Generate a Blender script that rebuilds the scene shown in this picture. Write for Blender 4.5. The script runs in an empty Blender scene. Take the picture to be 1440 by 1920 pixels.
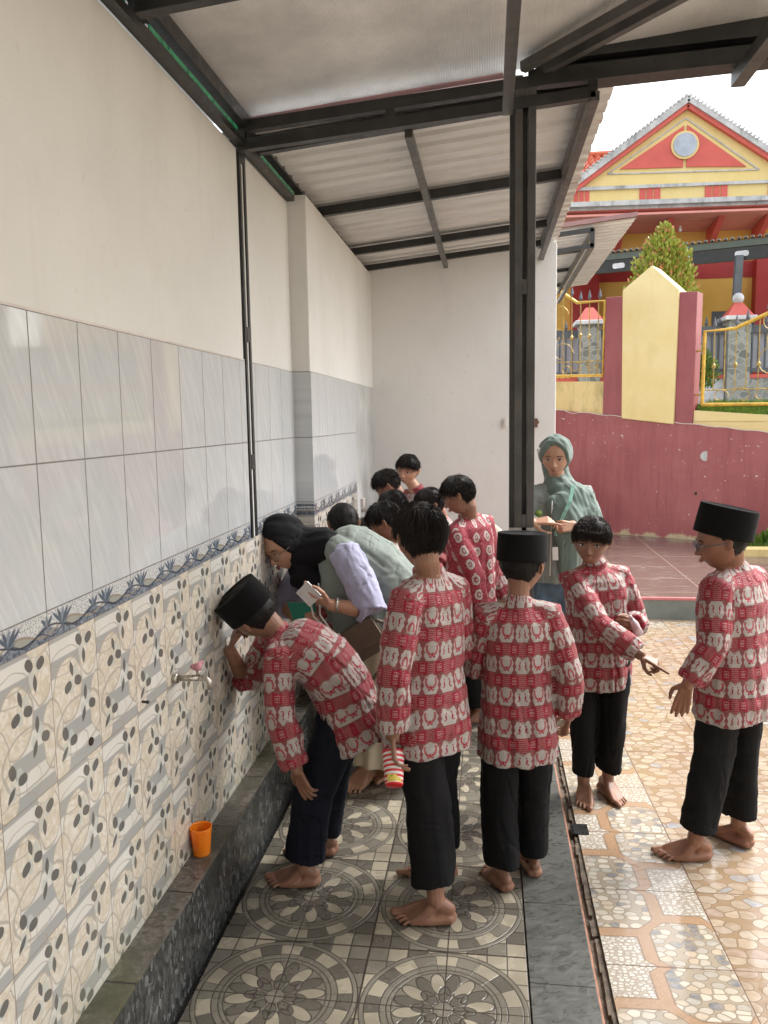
import bpy, bmesh, math, random
import numpy as np
from mathutils import Vector, Matrix, noise
PI = math.pi
scn = bpy.context.scene
COL = bpy.context.scene.collection
rad = math.radians
random.seed(7)

# ------------------------------------------------------------------ mesh helpers
class MB:
    """collects shapes; build() links them as one mesh object"""
    def __init__(s):
        s.v = []; s.f = []; s.m = []
    def add(s, vs, fs, mi=0):
        n = len(s.v); s.v += [tuple(map(float, p)) for p in vs]
        s.f += [tuple(n + i for i in f) for f in fs]; s.m += [mi] * len(fs)
        return s
    def box(s, x0, x1, y0, y1, z0, z1, mi=0):
        vs = [(x0,y0,z0),(x1,y0,z0),(x1,y1,z0),(x0,y1,z0),(x0,y0,z1),(x1,y0,z1),(x1,y1,z1),(x0,y1,z1)]
        return s.add(vs, [(0,3,2,1),(4,5,6,7),(0,1,5,4),(1,2,6,5),(2,3,7,6),(3,0,4,7)], mi)
    def bar(s, a, b, w, h, up=(0,0,1), mi=0):
        """rectangular bar from a to b, w across, h along up"""
        a = Vector(a); b = Vector(b); d = (b - a).normalized(); up = Vector(up)
        x = d.cross(up)
        if x.length < 1e-4: x = d.cross(Vector((1,0,0)))
        x.normalize(); u = x.cross(d).normalized()
        vs = []
        for p in (a, b):
            for sx, su in ((-1,-1),(1,-1),(1,1),(-1,1)):
                vs.append(p + x * (w/2*sx) + u * (h/2*su))
        return s.add(vs, [(0,1,2,3),(7,6,5,4),(0,4,5,1),(1,5,6,2),(2,6,7,3),(3,7,4,0)], mi)
    def tube(s, pts, r, n=8, mi=0, caps=True):
        pts = [Vector(p) for p in pts]; rs = r if isinstance(r, (list, tuple)) else [r] * len(pts)
        prev = None; rings = []; base = len(s.v)
        for i, p in enumerate(pts):
            t = (pts[min(i+1, len(pts)-1)] - pts[max(i-1, 0)]).normalized()
            if prev is None:
                x = t.cross(Vector((0,0,1)))
                if x.length < 1e-3: x = t.cross(Vector((1,0,0)))
            else:
                x = prev - t * prev.dot(t)
            x.normalize(); y = t.cross(x).normalized(); prev = x
            for k in range(n):
                a = 2*PI*k/n; s.v.append(tuple(p + (x*math.cos(a) + y*math.sin(a)) * rs[i]))
        for i in range(len(pts)-1):
            for k in range(n):
                k2 = (k+1) % n
                s.f.append((base+i*n+k, base+i*n+k2, base+(i+1)*n+k2, base+(i+1)*n+k)); s.m.append(mi)
        if caps:
            s.f.append(tuple(base+k for k in range(n))[::-1]); s.m.append(mi)
            s.f.append(tuple(base+(len(pts)-1)*n+k for k in range(n))); s.m.append(mi)
        return s
    def prism(s, poly, axis, a, b, mi=0):
        """poly: 2D outline in the plane normal to axis, from a to b"""
        def P(u, v, t):
            return {'x': (t,u,v), 'y': (u,t,v), 'z': (u,v,t)}[axis]
        n = len(poly)
        vs = [P(u,v,a) for u,v in poly] + [P(u,v,b) for u,v in poly]
        fs = [tuple(range(n)), tuple(range(2*n-1, n-1, -1))] + [(i, i+n, (i+1)%n+n, (i+1)%n) for i in range(n)]
        return s.add(vs, fs, mi)
    def lathe(s, prof, c=(0,0,0), n=20, mi=0, M=None, ex=1.0, ey=1.0):
        """prof: list of (r, z)"""
        base = len(s.v); c = Vector(c)
        for r, z in prof:
            for k in range(n):
                a = 2*PI*k/n; p = Vector((r*math.cos(a)*ex, r*math.sin(a)*ey, z))
                if M is not None: p = M @ p
                s.v.append(tuple(p + c))
        for i in range(len(prof)-1):
            for k in range(n):
                k2 = (k+1) % n
                s.f.append((base+i*n+k, base+i*n+k2, base+(i+1)*n+k2, base+(i+1)*n+k)); s.m.append(mi)
        return s
    def build(s, name, mats, parent=None, smooth=False, fixn=True, bevel=0):
        me = bpy.data.meshes.new(name); me.from_pydata(s.v, [], s.f)
        if not isinstance(mats, (list, tuple)): mats = [mats]
        for m in mats: me.materials.append(m)
        if len(mats) > 1: me.polygons.foreach_set('material_index', s.m)
        if fixn:
            bm = bmesh.new(); bm.from_mesh(me); bmesh.ops.recalc_face_normals(bm, faces=bm.faces); bm.to_mesh(me); bm.free()
        if smooth: me.polygons.foreach_set('use_smooth', [True]*len(me.polygons))
        me.update()
        o = bpy.data.objects.new(name, me); COL.objects.link(o)
        if parent: o.parent = parent; o.matrix_parent_inverse = Matrix.Translation(parent.location).inverted() if parent.rotation_euler.z == 0 else parent.matrix_basis.inverted()
        if bevel:
            b = o.modifiers.new('bevel', 'BEVEL'); b.width = bevel; b.segments = 2; b.limit_method = 'ANGLE'
        return o

def tag(o, label=None, cat=None, group=None, kind=None):
    if label: o['label'] = label
    if cat: o['category'] = cat
    if group: o['group'] = group
    if kind: o['kind'] = kind
    return o
def thing(name, loc, label, cat, group=None):
    o = bpy.data.objects.new(name, None); COL.objects.link(o); o.location = loc; o.empty_display_size = .1
    return tag(o, label, cat, group)

# ------------------------------------------------------------------ node expressions
class X:
    """a float value in a shader tree; arithmetic adds Math nodes"""
    def __init__(s, g, v): s.g = g; s.v = v
    def __add__(s, o): return s.g.M('ADD', s, o)
    __radd__ = __add__
    def __sub__(s, o): return s.g.M('SUBTRACT', s, o)
    def __rsub__(s, o): return s.g.M('SUBTRACT', o, s)
    def __mul__(s, o): return s.g.M('MULTIPLY', s, o)
    __rmul__ = __mul__
    def __truediv__(s, o): return s.g.M('DIVIDE', s, o)
    def __neg__(s): return s.g.M('MULTIPLY', s, -1.0)
    def __lt__(s, o): return s.g.M('LESS_THAN', s, o)
    def __gt__(s, o): return s.g.M('GREATER_THAN', s, o)
class Mat:
    def __init__(s, name, rough=.6, spec=.5):
        s.mat = bpy.data.materials.new(name); s.mat.use_nodes = True
        s.nt = s.mat.node_tree; s.b = s.nt.nodes['Principled BSDF']
        s.b.inputs['Roughness'].default_value = rough
        s.b.inputs['Specular IOR Level'].default_value = spec
        s._tc = None
    def link(s, a, sock):
        if isinstance(a, X): a = a.v
        if isinstance(a, bpy.types.NodeSocket): s.nt.links.new(a, sock)
        elif isinstance(a, (tuple, list)): sock.default_value = (*a, 1.0) if len(a) == 3 and len(sock.default_value) == 4 else a
        else: sock.default_value = a
    def M(s, op, a, b=None, c=None):
        n = s.nt.nodes.new('ShaderNodeMath'); n.operation = op
        for i, q in enumerate((a, b, c)):
            if q is not None: s.link(q, n.inputs[i])
        return X(s, n.outputs[0])
    def abs(s, a): return s.M('ABSOLUTE', a)
    def fl(s, a): return s.M('FLOOR', a)
    def fr(s, a): return s.M('FRACT', a)
    def sin(s, a): return s.M('SINE', a)
    def cos(s, a): return s.M('COSINE', a)
    def sqrt(s, a): return s.M('SQRT', a)
    def mn(s, a, b): return s.M('MINIMUM', a, b)
    def mx(s, a, b): return s.M('MAXIMUM', a, b)
    def at2(s, a, b): return s.M('ARCTAN2', a, b)
    def mod(s, a, b): return s.M('FLOORED_MODULO', a, b)
    def len(s, a, b): return s.sqrt(a*a + b*b)
    def step(s, d, w=.002):
        """1 where d<0, antialiased over w"""
        n = s.nt.nodes.new('ShaderNodeMapRange'); s.link(d, n.inputs[0])
        n.inputs[1].default_value = -w; n.inputs[2].default_value = w; n.inputs[3].default_value = 1; n.inputs[4].default_value = 0
        return X(s, n.outputs[0])
    def rng(s, d, a, b, c=0., e=1.):
        n = s.nt.nodes.new('ShaderNodeMapRange'); s.link(d, n.inputs[0])
        for i, q in enumerate((a, b, c, e)): n.inputs[i+1].default_value = q
        return X(s, n.outputs[0])
    def ell(s, u, v, cx, cy, rx, ry, ang=0.):
        """normalised ellipse distance, <0 inside"""
        du = u - cx; dv = v - cy
        if ang:
            ca, sa = math.cos(ang), math.sin(ang)
            du, dv = du*ca + dv*sa, dv*ca - du*sa
        du = du*(1/rx); dv = dv*(1/ry)
        return s.len(du, dv) - 1.0
    def mix(s, f, a, b, mode='MIX'):
        n = s.nt.nodes.new('ShaderNodeMix'); n.data_type = 'RGBA'; n.blend_type = mode
        s.link(f, n.inputs[0]); s.link(a, n.inputs[6]); s.link(b, n.inputs[7])
        return n.outputs[2]
    def coord(s, kind='Object'):
        if s._tc is None: s._tc = s.nt.nodes.new('ShaderNodeTexCoord')
        return s._tc.outputs[kind]
    def xyz(s, vec):
        n = s.nt.nodes.new('ShaderNodeSeparateXYZ'); s.nt.links.new(vec, n.inputs[0])
        return [X(s, n.outputs[i]) for i in range(3)]
    def vec(s, a, b, c=0.):
        n = s.nt.nodes.new('ShaderNodeCombineXYZ')
        for i, q in enumerate((a, b, c)): s.link(q, n.inputs[i])
        return n.outputs[0]
    def noise(s, vec, sc, det=4, rough=.55, dist=0, out='Fac'):
        n = s.nt.nodes.new('ShaderNodeTexNoise'); s.nt.links.new(vec, n.inputs['Vector'])
        n.inputs['Scale'].default_value = sc; n.inputs['Detail'].default_value = det
        n.inputs['Roughness'].default_value = rough; n.inputs['Distortion'].default_value = dist
        return X(s, n.outputs[0]) if out == 'Fac' else n.outputs[1]
    def voro(s, vec, sc, feat='F1', rand=1.0, dims='3D'):
        n = s.nt.nodes.new('ShaderNodeTexVoronoi'); s.nt.links.new(vec, n.inputs['Vector'])
        n.feature = feat; n.voronoi_dimensions = dims
        n.inputs['Scale'].default_value = sc; n.inputs['Randomness'].default_value = rand
        return n
    def white(s, vec):
        n = s.nt.nodes.new('ShaderNodeTexWhiteNoise'); n.noise_dimensions = '3D'; s.nt.links.new(vec, n.inputs[0])
        return X(s, n.outputs[0])
    def ramp(s, f, stops, const=False):
        n = s.nt.nodes.new('ShaderNodeValToRGB'); s.link(f, n.inputs[0]); cr = n.color_ramp
        if const: cr.interpolation = 'CONSTANT'
        while len(cr.elements) < len(stops): cr.elements.new(.5)
        for e, (p, c) in zip(cr.elements, stops): e.position = p; e.color = (*c, 1)
        return n.outputs[0]
    def bump(s, h, st=.3, dist=.01):
        n = s.nt.nodes.new('ShaderNodeBump'); s.link(h, n.inputs['Height'])
        n.inputs['Strength'].default_value = st; n.inputs['Distance'].default_value = dist
        s.nt.links.new(n.outputs[0], s.b.inputs['Normal'])
    def out(s, col=None, rough=None):
        if col is not None: s.link(col, s.b.inputs['Base Color'])
        if rough is not None: s.link(rough, s.b.inputs['Roughness'])
        return s.mat

def simple(name, col, rough=.6, var=.12, sc=8., spec=.5, bump=0., metal=0., bsc=None, dirt=None):
    m = Mat(name, rough, spec); o = m.coord()
    n = m.noise(o, sc, 5)
    f = m.rng(n, .3, .7, 1-var, 1+var)
    c = m.nt.nodes.new('ShaderNodeVectorMath'); c.operation = 'SCALE'; c.inputs[0].default_value = col
    m.link(f, c.inputs['Scale'])
    cc = c.outputs[0]
    if dirt:
        n2 = m.noise(o, dirt[1], 6, .65); cc = m.mix(m.rng(n2, .52, .7, 0, dirt[2]), cc, dirt[0])
    if bump: m.bump(m.noise(o, bsc or sc*6, 4), bump)
    m.b.inputs['Metallic'].default_value = metal
    m.link(cc, m.b.inputs['Base Color'])
    m.link(m.rng(m.noise(o, sc*2.3, 3), .3, .7, max(0, rough-.08), min(1, rough+.08)), m.b.inputs['Roughness'])
    return m.mat
# ------------------------------------------------------------------ materials of the setting
# constants of the wall tiling
TW, TH, TY0 = .2102, .3294, .5435        # tile width, tile height, one grout joint
ZM = .227 + 4*TH + .08*TW/.25
ZT = ZM + TH; ZBT = ZM - TH; ZBB = ZBT - .08*TW/.25

def mat_plain_tiles():
    m = Mat('plain grey wall tile', .12); x, y, z = m.xyz(m.coord())
    a = (y - TY0) / TW; b = (z - ZBT) / TH
    fa, fb = m.fr(a), m.fr(b)
    ga = m.abs(fa - .5); gb = m.abs(fb - .5)
    line = m.mx(m.step(.4905 - ga, .0035), m.step(.4945 - gb, .002))
    cell = m.white(m.vec(m.fl(a), m.fl(b), 1.0))
    st = m.noise(m.vec(y*9.0 + z*4.5 + cell*7.0, z*1.0 - y*.3, cell*9.0), 5, 6, .62, .6)
    col = m.ramp(st, [(.3, (.52,.54,.56)), (.5, (.56,.575,.59)), (.66, (.62,.63,.64))])
    col = m.mix(m.rng(cell, 0, 1, 0, .12), col, (.52,.535,.57))
    m.bump(m.M('MULTIPLY', line, -1.0), .35, .002)
    return m.out(m.mix(line, col, (.17,.155,.14)), m.M('ADD', m.M('MULTIPLY', line, .5), .045))

def mat_border():
    m = Mat('vine border tile', .16); x, y, z = m.xyz(m.coord())
    P = TW; u = m.fr((y - TY0) / P + .12); v = (z - ZBB) / (ZBT - ZBB)
    top = m.ramp(m.noise(m.coord(), 230, 2), [(.42, (.30,.32,.35)), (.5, (.60,.60,.59)), (.7, (.68,.67,.65))])
    low = m.ramp(m.noise(m.coord(), 120, 3), [(.35, (.07,.085,.11)), (.5, (.17,.20,.24)), (.7, (.28,.31,.35))])
    edge = v - .42 - .12*m.sin(u*12.56 + .6)
    col = m.mix(m.step(edge, .04), top, low)
    w1 = v - .34 - .16*m.sin(u*6.283 + .4); w2 = v - .36 + .15*m.sin(u*6.283 + 1.2)
    inside = m.step(m.ell(u, v, .66, .36, .15, .14, .25), .08)
    col = m.mix(inside, col, (.33,.33,.29))
    col = m.mix(m.step(m.abs(w2) - .035, .02), col, (.30,.25,.19))
    w3 = v - .22 - .12*m.sin(u*12.566 + 2.0)
    col = m.mix(m.step(m.abs(w3) - .022, .02), col, (.06,.065,.09))
    col = m.mix(m.step(m.abs(w1) - .032, .02), col, (.045,.05,.07))
    for cx, cy, L, ws in ((.42, .44, .56, (-.7, -.3, .08, .45, .8)), (.12, .50, .36, (-.6, -.1, .5))):
        for an in ws:
            d = m.ell(u, v, cx + math.sin(an)*.10*L/.42, cy + math.cos(an)*L*.40, .032, L*.50, -an*.50)
            col = m.mix(m.step(d, .25), col, (.095,.12,.155) if abs(an) > .15 else (.21,.25,.30))
    g = m.step(.494 - m.abs(m.fr((y - TY0)/TW) - .5), .003)
    g = m.mx(g, m.step(.485 - m.abs(v - .5), .01))
    return m.out(m.mix(g, col, (.16,.15,.17)), .15)

def mat_pattern_tiles():
    m = Mat('patterned lower wall tile', .14); x, y, z = m.xyz(m.coord())
    a0 = (y - TY0) / TW; b0 = (z - (ZBB - 3*TH)) / TH
    a = m.fr(a0); b = m.fr(b0); t = 1.0 - b
    bands = m.fr(t*4.0 + .62)
    white = m.mix(m.noise(m.coord(), 9, 3), (.60,.58,.53), (.72,.70,.66))
    col = m.mix(m.step(m.abs(bands - .5) - .25, .02), white, (.37,.375,.365))
    marb = m.ramp(m.noise(m.coord(), 24, 4, .6, 2.2), [(.35, (.56,.49,.39)), (.5, (.63,.565,.47)), (.62, (.70,.66,.59))])
    wob = m.noise(m.coord(), 12, 2) * .12 - .06
    a_ = a + wob*.9; b_ = b + wob*.55
    ovals = [(.80,.80,.20,.20,.06),(.33,.585,.30,.235,.12),(.98,.36,.20,.24,.0),(-.02,.36,.20,.24,.0),(.14,.13,.18,.15,.1),(1.14,.13,.18,.15,.1),(.80,1.0,.20,.06,0)]
    for cx, cy, rx, ry, an in ovals:
        d = m.ell(a_, b_, cx, cy, rx, ry, an)
        col = m.mix(m.step(d, .02), col, marb)
        col = m.mix(m.step(m.abs(d) - .035, .025), col, (.42,.38,.33))
    for cx, cy, rx, ry in ((.30,.90,.36,.12),(.56,.13,.13,.10),(.30,.80,.30,.10),(.55,.30,.5,.2),(.2,.02,.4,.07)):
        d = m.ell(a_, b_, cx, cy, rx, ry)
        col = m.mix(m.M('MULTIPLY', m.step(m.abs(d) - .04, .02), .75), col, (.37,.34,.30))
    cl = [(.70,.845,((-.09,.058,.5,1),(.12,.040,-.35,1),(.0,-.078,.05,0))), (.45,.635,((-.03,.085,.15,0),(.095,-.022,1.0,1),(-.12,-.035,-.35,1))),
          (.68,.41,((.01,.080,.1,0),(.15,-.035,.9,1),(-.05,-.075,-.25,0))), (.27,.20,((-.055,.085,.15,1),(.11,.0,-.5,1),(-.09,-.055,-.3,0)))]
    am = a*TW; bm = b*TH
    for cx, cy, ls in cl:
        for ex, ey, ea in ((.07,.035,-.8),(-.055,-.04,-.8)):
            col = m.mix(m.M('MULTIPLY', m.step(m.ell(a, b, cx+ex, cy+ey, .062, .048, ea), .1), .8), col, (.50,.52,.49))
        for dx, dy, an, kind in ls:
            ex, ey = dx*TW, dy*TH; ln_ = math.hypot(ex, ey); th = math.atan2(-ex, ey)
            col = m.mix(m.step(m.ell(am, bm, cx*TW+ex*.5, cy*TH+ey*.5, .0022, ln_*.62, th), .15), col, (.56,.57,.53))
            du = am - (cx*TW+ex); dv = bm - (cy*TH+ey); ca, sa = math.cos(th), math.sin(th)
            p_ = m.abs(du*ca + dv*sa); q_ = m.abs(dv*ca - du*sa)
            if kind == 0: p_ = p_*(1/.0078); q_ = q_*(1/.0205); d = p_ + q_*q_ - 1.0
            else: p_ = p_*(1/.0122); q_ = q_*(1/.0165); d = m.M('POWER', p_, 2.6) + m.M('POWER', q_, 2.2) - 1.0
            col = m.mix(m.step(d, .12), col, (.135,.13,.122))
    g = m.mx(m.step(.493 - m.abs(a - .5), .003), m.step(.496 - m.abs(b - .5), .002))
    col = m.mix(g, col, (.30,.24,.19))
    dn = m.noise(m.coord(), 3.3, 5, .6)
    col = m.mix(m.rng(dn, .5, .75, 0, .25), col, (.50,.40,.28))
    low = m.rng(z, .27, .42, .55, 0)
    col = m.mix(m.M('MULTIPLY', low, m.noise(m.coord(), 30, 4)), col, (.16,.17,.08))
    return m.out(col, .14)

def mat_medallion():
    m = Mat('medallion floor tile', .4); x, y, z = m.xyz(m.coord())
    S = .5; U = (x - .1005)/S; V = (y - 1.0348)/S + .5
    iu, iv = m.fl(U), m.fl(V)
    u = (m.fr(U) - .5)*2.0; v = (m.fr(V) - .5)*2.0
    r = m.len(u, v); an = m.at2(v, u) * (1/(2*PI)) + .5          # 0..1
    grain = m.noise(m.coord(), 420, 3); blot = m.noise(m.coord(), 5, 4)
    beige = m.mix(grain, (.25,.22,.16), (.49,.44,.345))
    dark = m.mix(grain, (.07,.063,.05), (.17,.155,.13))
    mid = m.mix(grain, (.125,.115,.09), (.27,.25,.205))
    # corners: grid of small squares
    gu, gv = u*4.0, v*4.0
    ch = m.white(m.vec(m.fl(gu) + 9.0*iu, m.fl(gv) + 11.0*iv, 2.0))
    sq = m.mix(ch > .55, m.mix(ch > .28, dark, mid), beige)
    lc = m.mx(m.step(.465 - m.abs(m.fr(gu) - .5), .02), m.step(.465 - m.abs(m.fr(gv) - .5), .02))
    # rings
    s16 = m.fl(an*20.0 + .5); rnd = m.white(m.vec(s16, iu*3.0, iv*5.0))
    blk = m.mix(m.mod(s16, 2.0) > .5, m.mix(rnd > .55, dark, mid), beige)
    s8 = m.fr(an*20.0 + .5); rl = m.step(.5 - m.abs(s8 - .5) - .014/1.0, .012)
    rl = m.M('MULTIPLY', rl, m.M('MULTIPLY', r > .60, r < .93))
    col = m.mix(r > .985, mid, sq)
    col = m.mix(m.M('MULTIPLY', r > .745, r < .925), col, blk)
    col = m.mix(r < .61, col, mid)
    # petals: 8 axes, a light and a dark petal on each side of every axis
    k = an*8.0; ks = m.fr(k + .5) - .5; ang = ks*(2*PI/8)
    px = r*m.cos(ang); py = r*m.sin(ang)
    sgn = py > 0
    d = m.ell(px, m.abs(py), .415, .085, .180, .085, .20)
    w = m.step(d, .05)
    par = m.mod(m.fl(k + .5), 2.0) > .5
    flip = m.abs(sgn - 0.0)
    pet = m.mix(flip, dark, beige)
    col = m.mix(w, col, pet)
    ln = m.step(m.abs(d) - .075, .04)
    d2 = m.ell(px, py, .245, 0, .13, .07)
    col = m.mix(m.step(d2, .05), col, dark); ln = m.mx(ln, m.M('MULTIPLY', m.step(m.abs(d2) - .08, .04), r < .5))
    col = m.mix(r < .115, col, mid)
    for q in (.12, .61, .665, .745, .925, .985): ln = m.mx(ln, m.step(m.abs(r - q) - .0075, .005))
    ln = m.mx(ln, rl)
    ln = m.mx(ln, m.M('MULTIPLY', lc, r > .99))
    g = m.mx(m.step(m.abs(u) - .008, .004), m.step(m.abs(v) - .008, .004))
    g = m.mx(g, m.mx(m.step(.988 - m.abs(u), .005), m.step(.988 - m.abs(v), .005)))
    col = m.mix(m.M('MULTIPLY', ln, .85), col, (.04,.036,.03)); col = m.mix(g, col, (.045,.035,.028))
    wet = m.rng(blot, .42, .6)
    col = m.mix(m.M('MULTIPLY', wet, .35), col, (.10,.09,.075))
    hgt = grain*.35 - m.mx(ln, g)*1.2
    m.bump(hgt, .6, .0015)
    return m.out(col, m.rng(blot, .38, .6, .38, .12))

def pebbles(m, p, sc, stops, edge=.045, groove=(.10,.08,.05)):
    w = m.noise(p, sc*.6, 2, out='Color')
    pv = m.nt.nodes.new('ShaderNodeVectorMath'); pv.operation = 'MULTIPLY_ADD'
    m.nt.links.new(w, pv.inputs[0]); pv.inputs[1].default_value = (.25/sc,)*3; m.nt.links.new(p, pv.inputs[2])
    v1 = m.voro(pv.outputs[0], sc, 'F1', .85, '2D'); v2 = m.voro(pv.outputs[0], sc, 'DISTANCE_TO_EDGE', .85, '2D')
    c = m.nt.nodes.new('ShaderNodeSeparateColor'); m.nt.links.new(v1.outputs['Color'], c.inputs[0])
    stone = m.ramp(X(m, c.outputs[0]), stops, True)
    e = m.mn(X(m, v2.outputs['Distance']), (.58 - X(m, v1.outputs['Distance']))*.6)
    shade = m.rng(m.noise(p, sc*1.7, 2), .3, .7, 0, .35)
    stone = m.mix(shade, stone, (.55,.48,.40))
    gap = tuple(q*1.6 for q in groove)
    c_ = m.mix(m.rng(e, edge, edge*1.8, 1, 0), stone, gap)
    return m.mix(m.M('MULTIPLY', m.rng(m.abs(e - edge*1.4), edge*.35, edge*.9, 1, 0), .8), c_, tuple(q*.8 for q in groove)), e

def mat_court():
    """pebble-look tiles of the courtyard, with the mosaic band next to the step"""
    m = Mat('courtyard pebble tile', .2); x, y, z = m.xyz(m.coord())
    ca, sa = math.cos(rad(1.8)), math.sin(rad(1.8)); T = .4055
    dx, dy = x - 1.715, y - 1.70
    X_ = dx*ca + dy*sa; Y_ = dy*ca - dx*sa
    a0, b0 = X_/T, Y_/T; ia, ib = m.fl(a0), m.fl(b0); a, b = m.fr(a0), m.fr(b0)
    P = m.vec(X_, Y_, 0.)
    Pst = m.vec(X_*.8, Y_*1.15, 0.)
    brown, e1 = pebbles(m, Pst, 18.5, [(0,(.28,.215,.15)),(.25,(.34,.265,.185)),(.5,(.31,.25,.19)),(.66,(.27,.19,.14)),(.8,(.35,.30,.235)),(.93,(.22,.235,.26))], .02, (.165,.115,.072))
    coarse, e2 = pebbles(m, m.vec(X_*.85, Y_*1.25, 0.), 27, [(0,(.42,.385,.32)),(.3,(.50,.46,.385)),(.5,(.34,.325,.29)),(.7,(.43,.355,.265)),(.85,(.14,.15,.17))], .035, (.20,.17,.13))
    fine, e3 = pebbles(m, m.vec(X_, Y_*1.5, 0.), 50, [(0,(.50,.48,.435)),(.5,(.58,.56,.51)),(.8,(.42,.40,.365))], .05, (.22,.19,.155))
    par = m.mod(ib, 2.0)                                   # mirrored every second row
    bb = m.mix(par, b, 1.0 - b); bb = X(m, bb)
    n = m.nt.nodes.new('ShaderNodeRGBToBW'); m.nt.links.new(bb.v, n.inputs[0]); bb = X(m, n.outputs[0])
    cl = lambda q: m.mn(m.mx(q, -1.0), 1.0)
    xc = a - .5 - .085*cl(2.4*m.sin(bb*2*PI)); yc = bb - .5 + .10*cl(2.4*m.sin(a*2*PI + PI))
    quad = m.abs((xc > 0) - (yc > 0))
    mos = m.mix(quad, coarse, fine)
    wood = m.mix(m.noise(m.vec(X_*3.0, Y_*3.0, 0.), 30, 4, .6, 1.5), (.25,.155,.09), (.42,.285,.185))
    bw = m.mn(m.abs(xc), m.abs(yc))
    mos = m.mix(m.step(bw - .060, .006), mos, (.17,.11,.07)); mos = m.mix(m.step(bw - .050, .006), mos, wood)
    band = m.M('MULTIPLY', ia > -1.5, ia < -.5)
    h = m.white(m.vec(ia, ib, 4.0))
    sp1 = m.M('MULTIPLY', m.abs(ia - 1.0) < .5, m.abs(ib - 9.0) < .5)
    sp2 = m.M('MULTIPLY', m.abs(ia - 2.0) < .5, m.M('MULTIPLY', ib > 2.5, ib < 5.5))
    sel = m.mx(band, m.mx(sp1, sp2))
    col = m.mix(sel, brown, mos)
    g = m.mx(m.step(.4945 - m.abs(a - .5), .003), m.step(.4945 - m.abs(b - .5), .003))
    col = m.mix(g, col, (.13,.08,.055))
    dirty = m.noise(m.coord(), 1.8, 6, .6)
    col = m.mix(m.rng(dirty, .45, .7, 0, .4), col, (.34,.25,.16))
    hh = m.mn(e1, .12)*3.0 - g*.8
    m.bump(hh, .25, .002)
    return m.out(col, m.rng(m.noise(m.coord(), 4, 4), .35, .65, .07, .22))

def mat_slate():
    m = Mat('dark slate edging tile', .3); x, y, z = m.xyz(m.coord())
    rows = m.fr((y - 1.172)/.4045); n = m.noise(m.vec(x*1.0+y*.7, y*2.0-x, z), 14, 6, .65, 1.2)
    col = m.ramp(n, [(.3, (.060,.062,.056)), (.5, (.095,.097,.088)), (.7, (.14,.142,.13))])
    g = m.step(.4945 - m.abs(rows - .5), .003)
    m.bump(n - g, .35, .003)
    return m.out(m.mix(g, col, (.03,.025,.02)), m.rng(n, .3, .7, .22, .42))

def mat_curb(top):
    m = Mat('mottled curb tile ' + ('top' if top else 'face'), .25); x, y, z = m.xyz(m.coord())
    rows = m.fr((y - 1.09)/.395)
    v = m.voro(m.vec(x*1.2, y*1.5, z*.75), 66, 'F1'); c = m.nt.nodes.new('ShaderNodeSeparateColor'); m.nt.links.new(v.outputs['Color'], c.inputs[0])
    ch = X(m, c.outputs[0])
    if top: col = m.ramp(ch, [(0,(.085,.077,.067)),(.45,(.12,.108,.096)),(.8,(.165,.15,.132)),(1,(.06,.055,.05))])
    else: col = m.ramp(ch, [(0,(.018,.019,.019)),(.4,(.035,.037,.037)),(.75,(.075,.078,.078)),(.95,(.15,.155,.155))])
    n = m.noise(m.coord(), 7, 6, .65)
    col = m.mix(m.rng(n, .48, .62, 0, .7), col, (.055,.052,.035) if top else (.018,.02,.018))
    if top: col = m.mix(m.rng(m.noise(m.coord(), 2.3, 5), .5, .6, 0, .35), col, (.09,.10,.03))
    g = m.step(.4925 - m.abs(rows - .5), .004)
    m.bump(n - g, .3, .002)
    return m.out(m.mix(g, col, (.012,.011,.01)), m.rng(n, .35, .65, .15, .4))

def mat_plaster(name, c1, c2, streak=.3, sc=1.6, sc2=14, rough=.75, dirt=(.30,.26,.20), da=.25):
    m = Mat(name, rough); o = m.coord(); x, y, z = m.xyz(o)
    col = m.mix(m.rng(m.noise(o, sc, 6, .6), .35, .65), c1, c2)
    st = m.noise(m.vec(x*2.5, y*2.5, z*.8), 2.0, 6, .7, .6)
    col = m.mix(m.rng(st, .5, .75, 0, streak), col, dirt)
    sp = m.noise(o, sc2*2.0, 3, .5)
    col = m.mix(m.rng(sp, .66, .74, 0, da), col, dirt)
    m.bump(m.noise(o, sc2, 5, .6), .22, .006)
    return m.out(col, rough)

def mat_redwall():
    m = Mat('weathered red plaster', .55); o = m.coord(); x, y, z = m.xyz(o)
    col = m.mix(m.rng(m.noise(o, 1.5, 6, .65), .35, .65), (.30,.075,.08), (.37,.115,.115))
    st = m.noise(m.vec(x*9.0, y*9.0, z*.6), 2.0, 5, .65)
    col = m.mix(m.rng(st, .48, .7, 0, .55), col, (.22,.045,.05))
    sp = m.noise(o, 26, 2, .5); reg = m.noise(o, 1.1, 3)
    col = m.mix(m.M('MULTIPLY', m.rng(sp, .70, .73), m.rng(reg, .42, .55)), col, (.60,.50,.46))
    col = m.mix(m.M('MULTIPLY', m.step(z - .20 - (m.noise(m.vec(x*1.0, y*1.0, 0.), 6, 5) - .45)*.30, .015), m.rng(m.noise(o, 1.7, 2), .42, .5)), col, m.mix(m.noise(o, 20, 3), (.55,.50,.38), (.42,.30,.12)))
    m.bump(m.noise(o, 12, 5), .25, .006)
    return m.out(col, .5)

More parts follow.
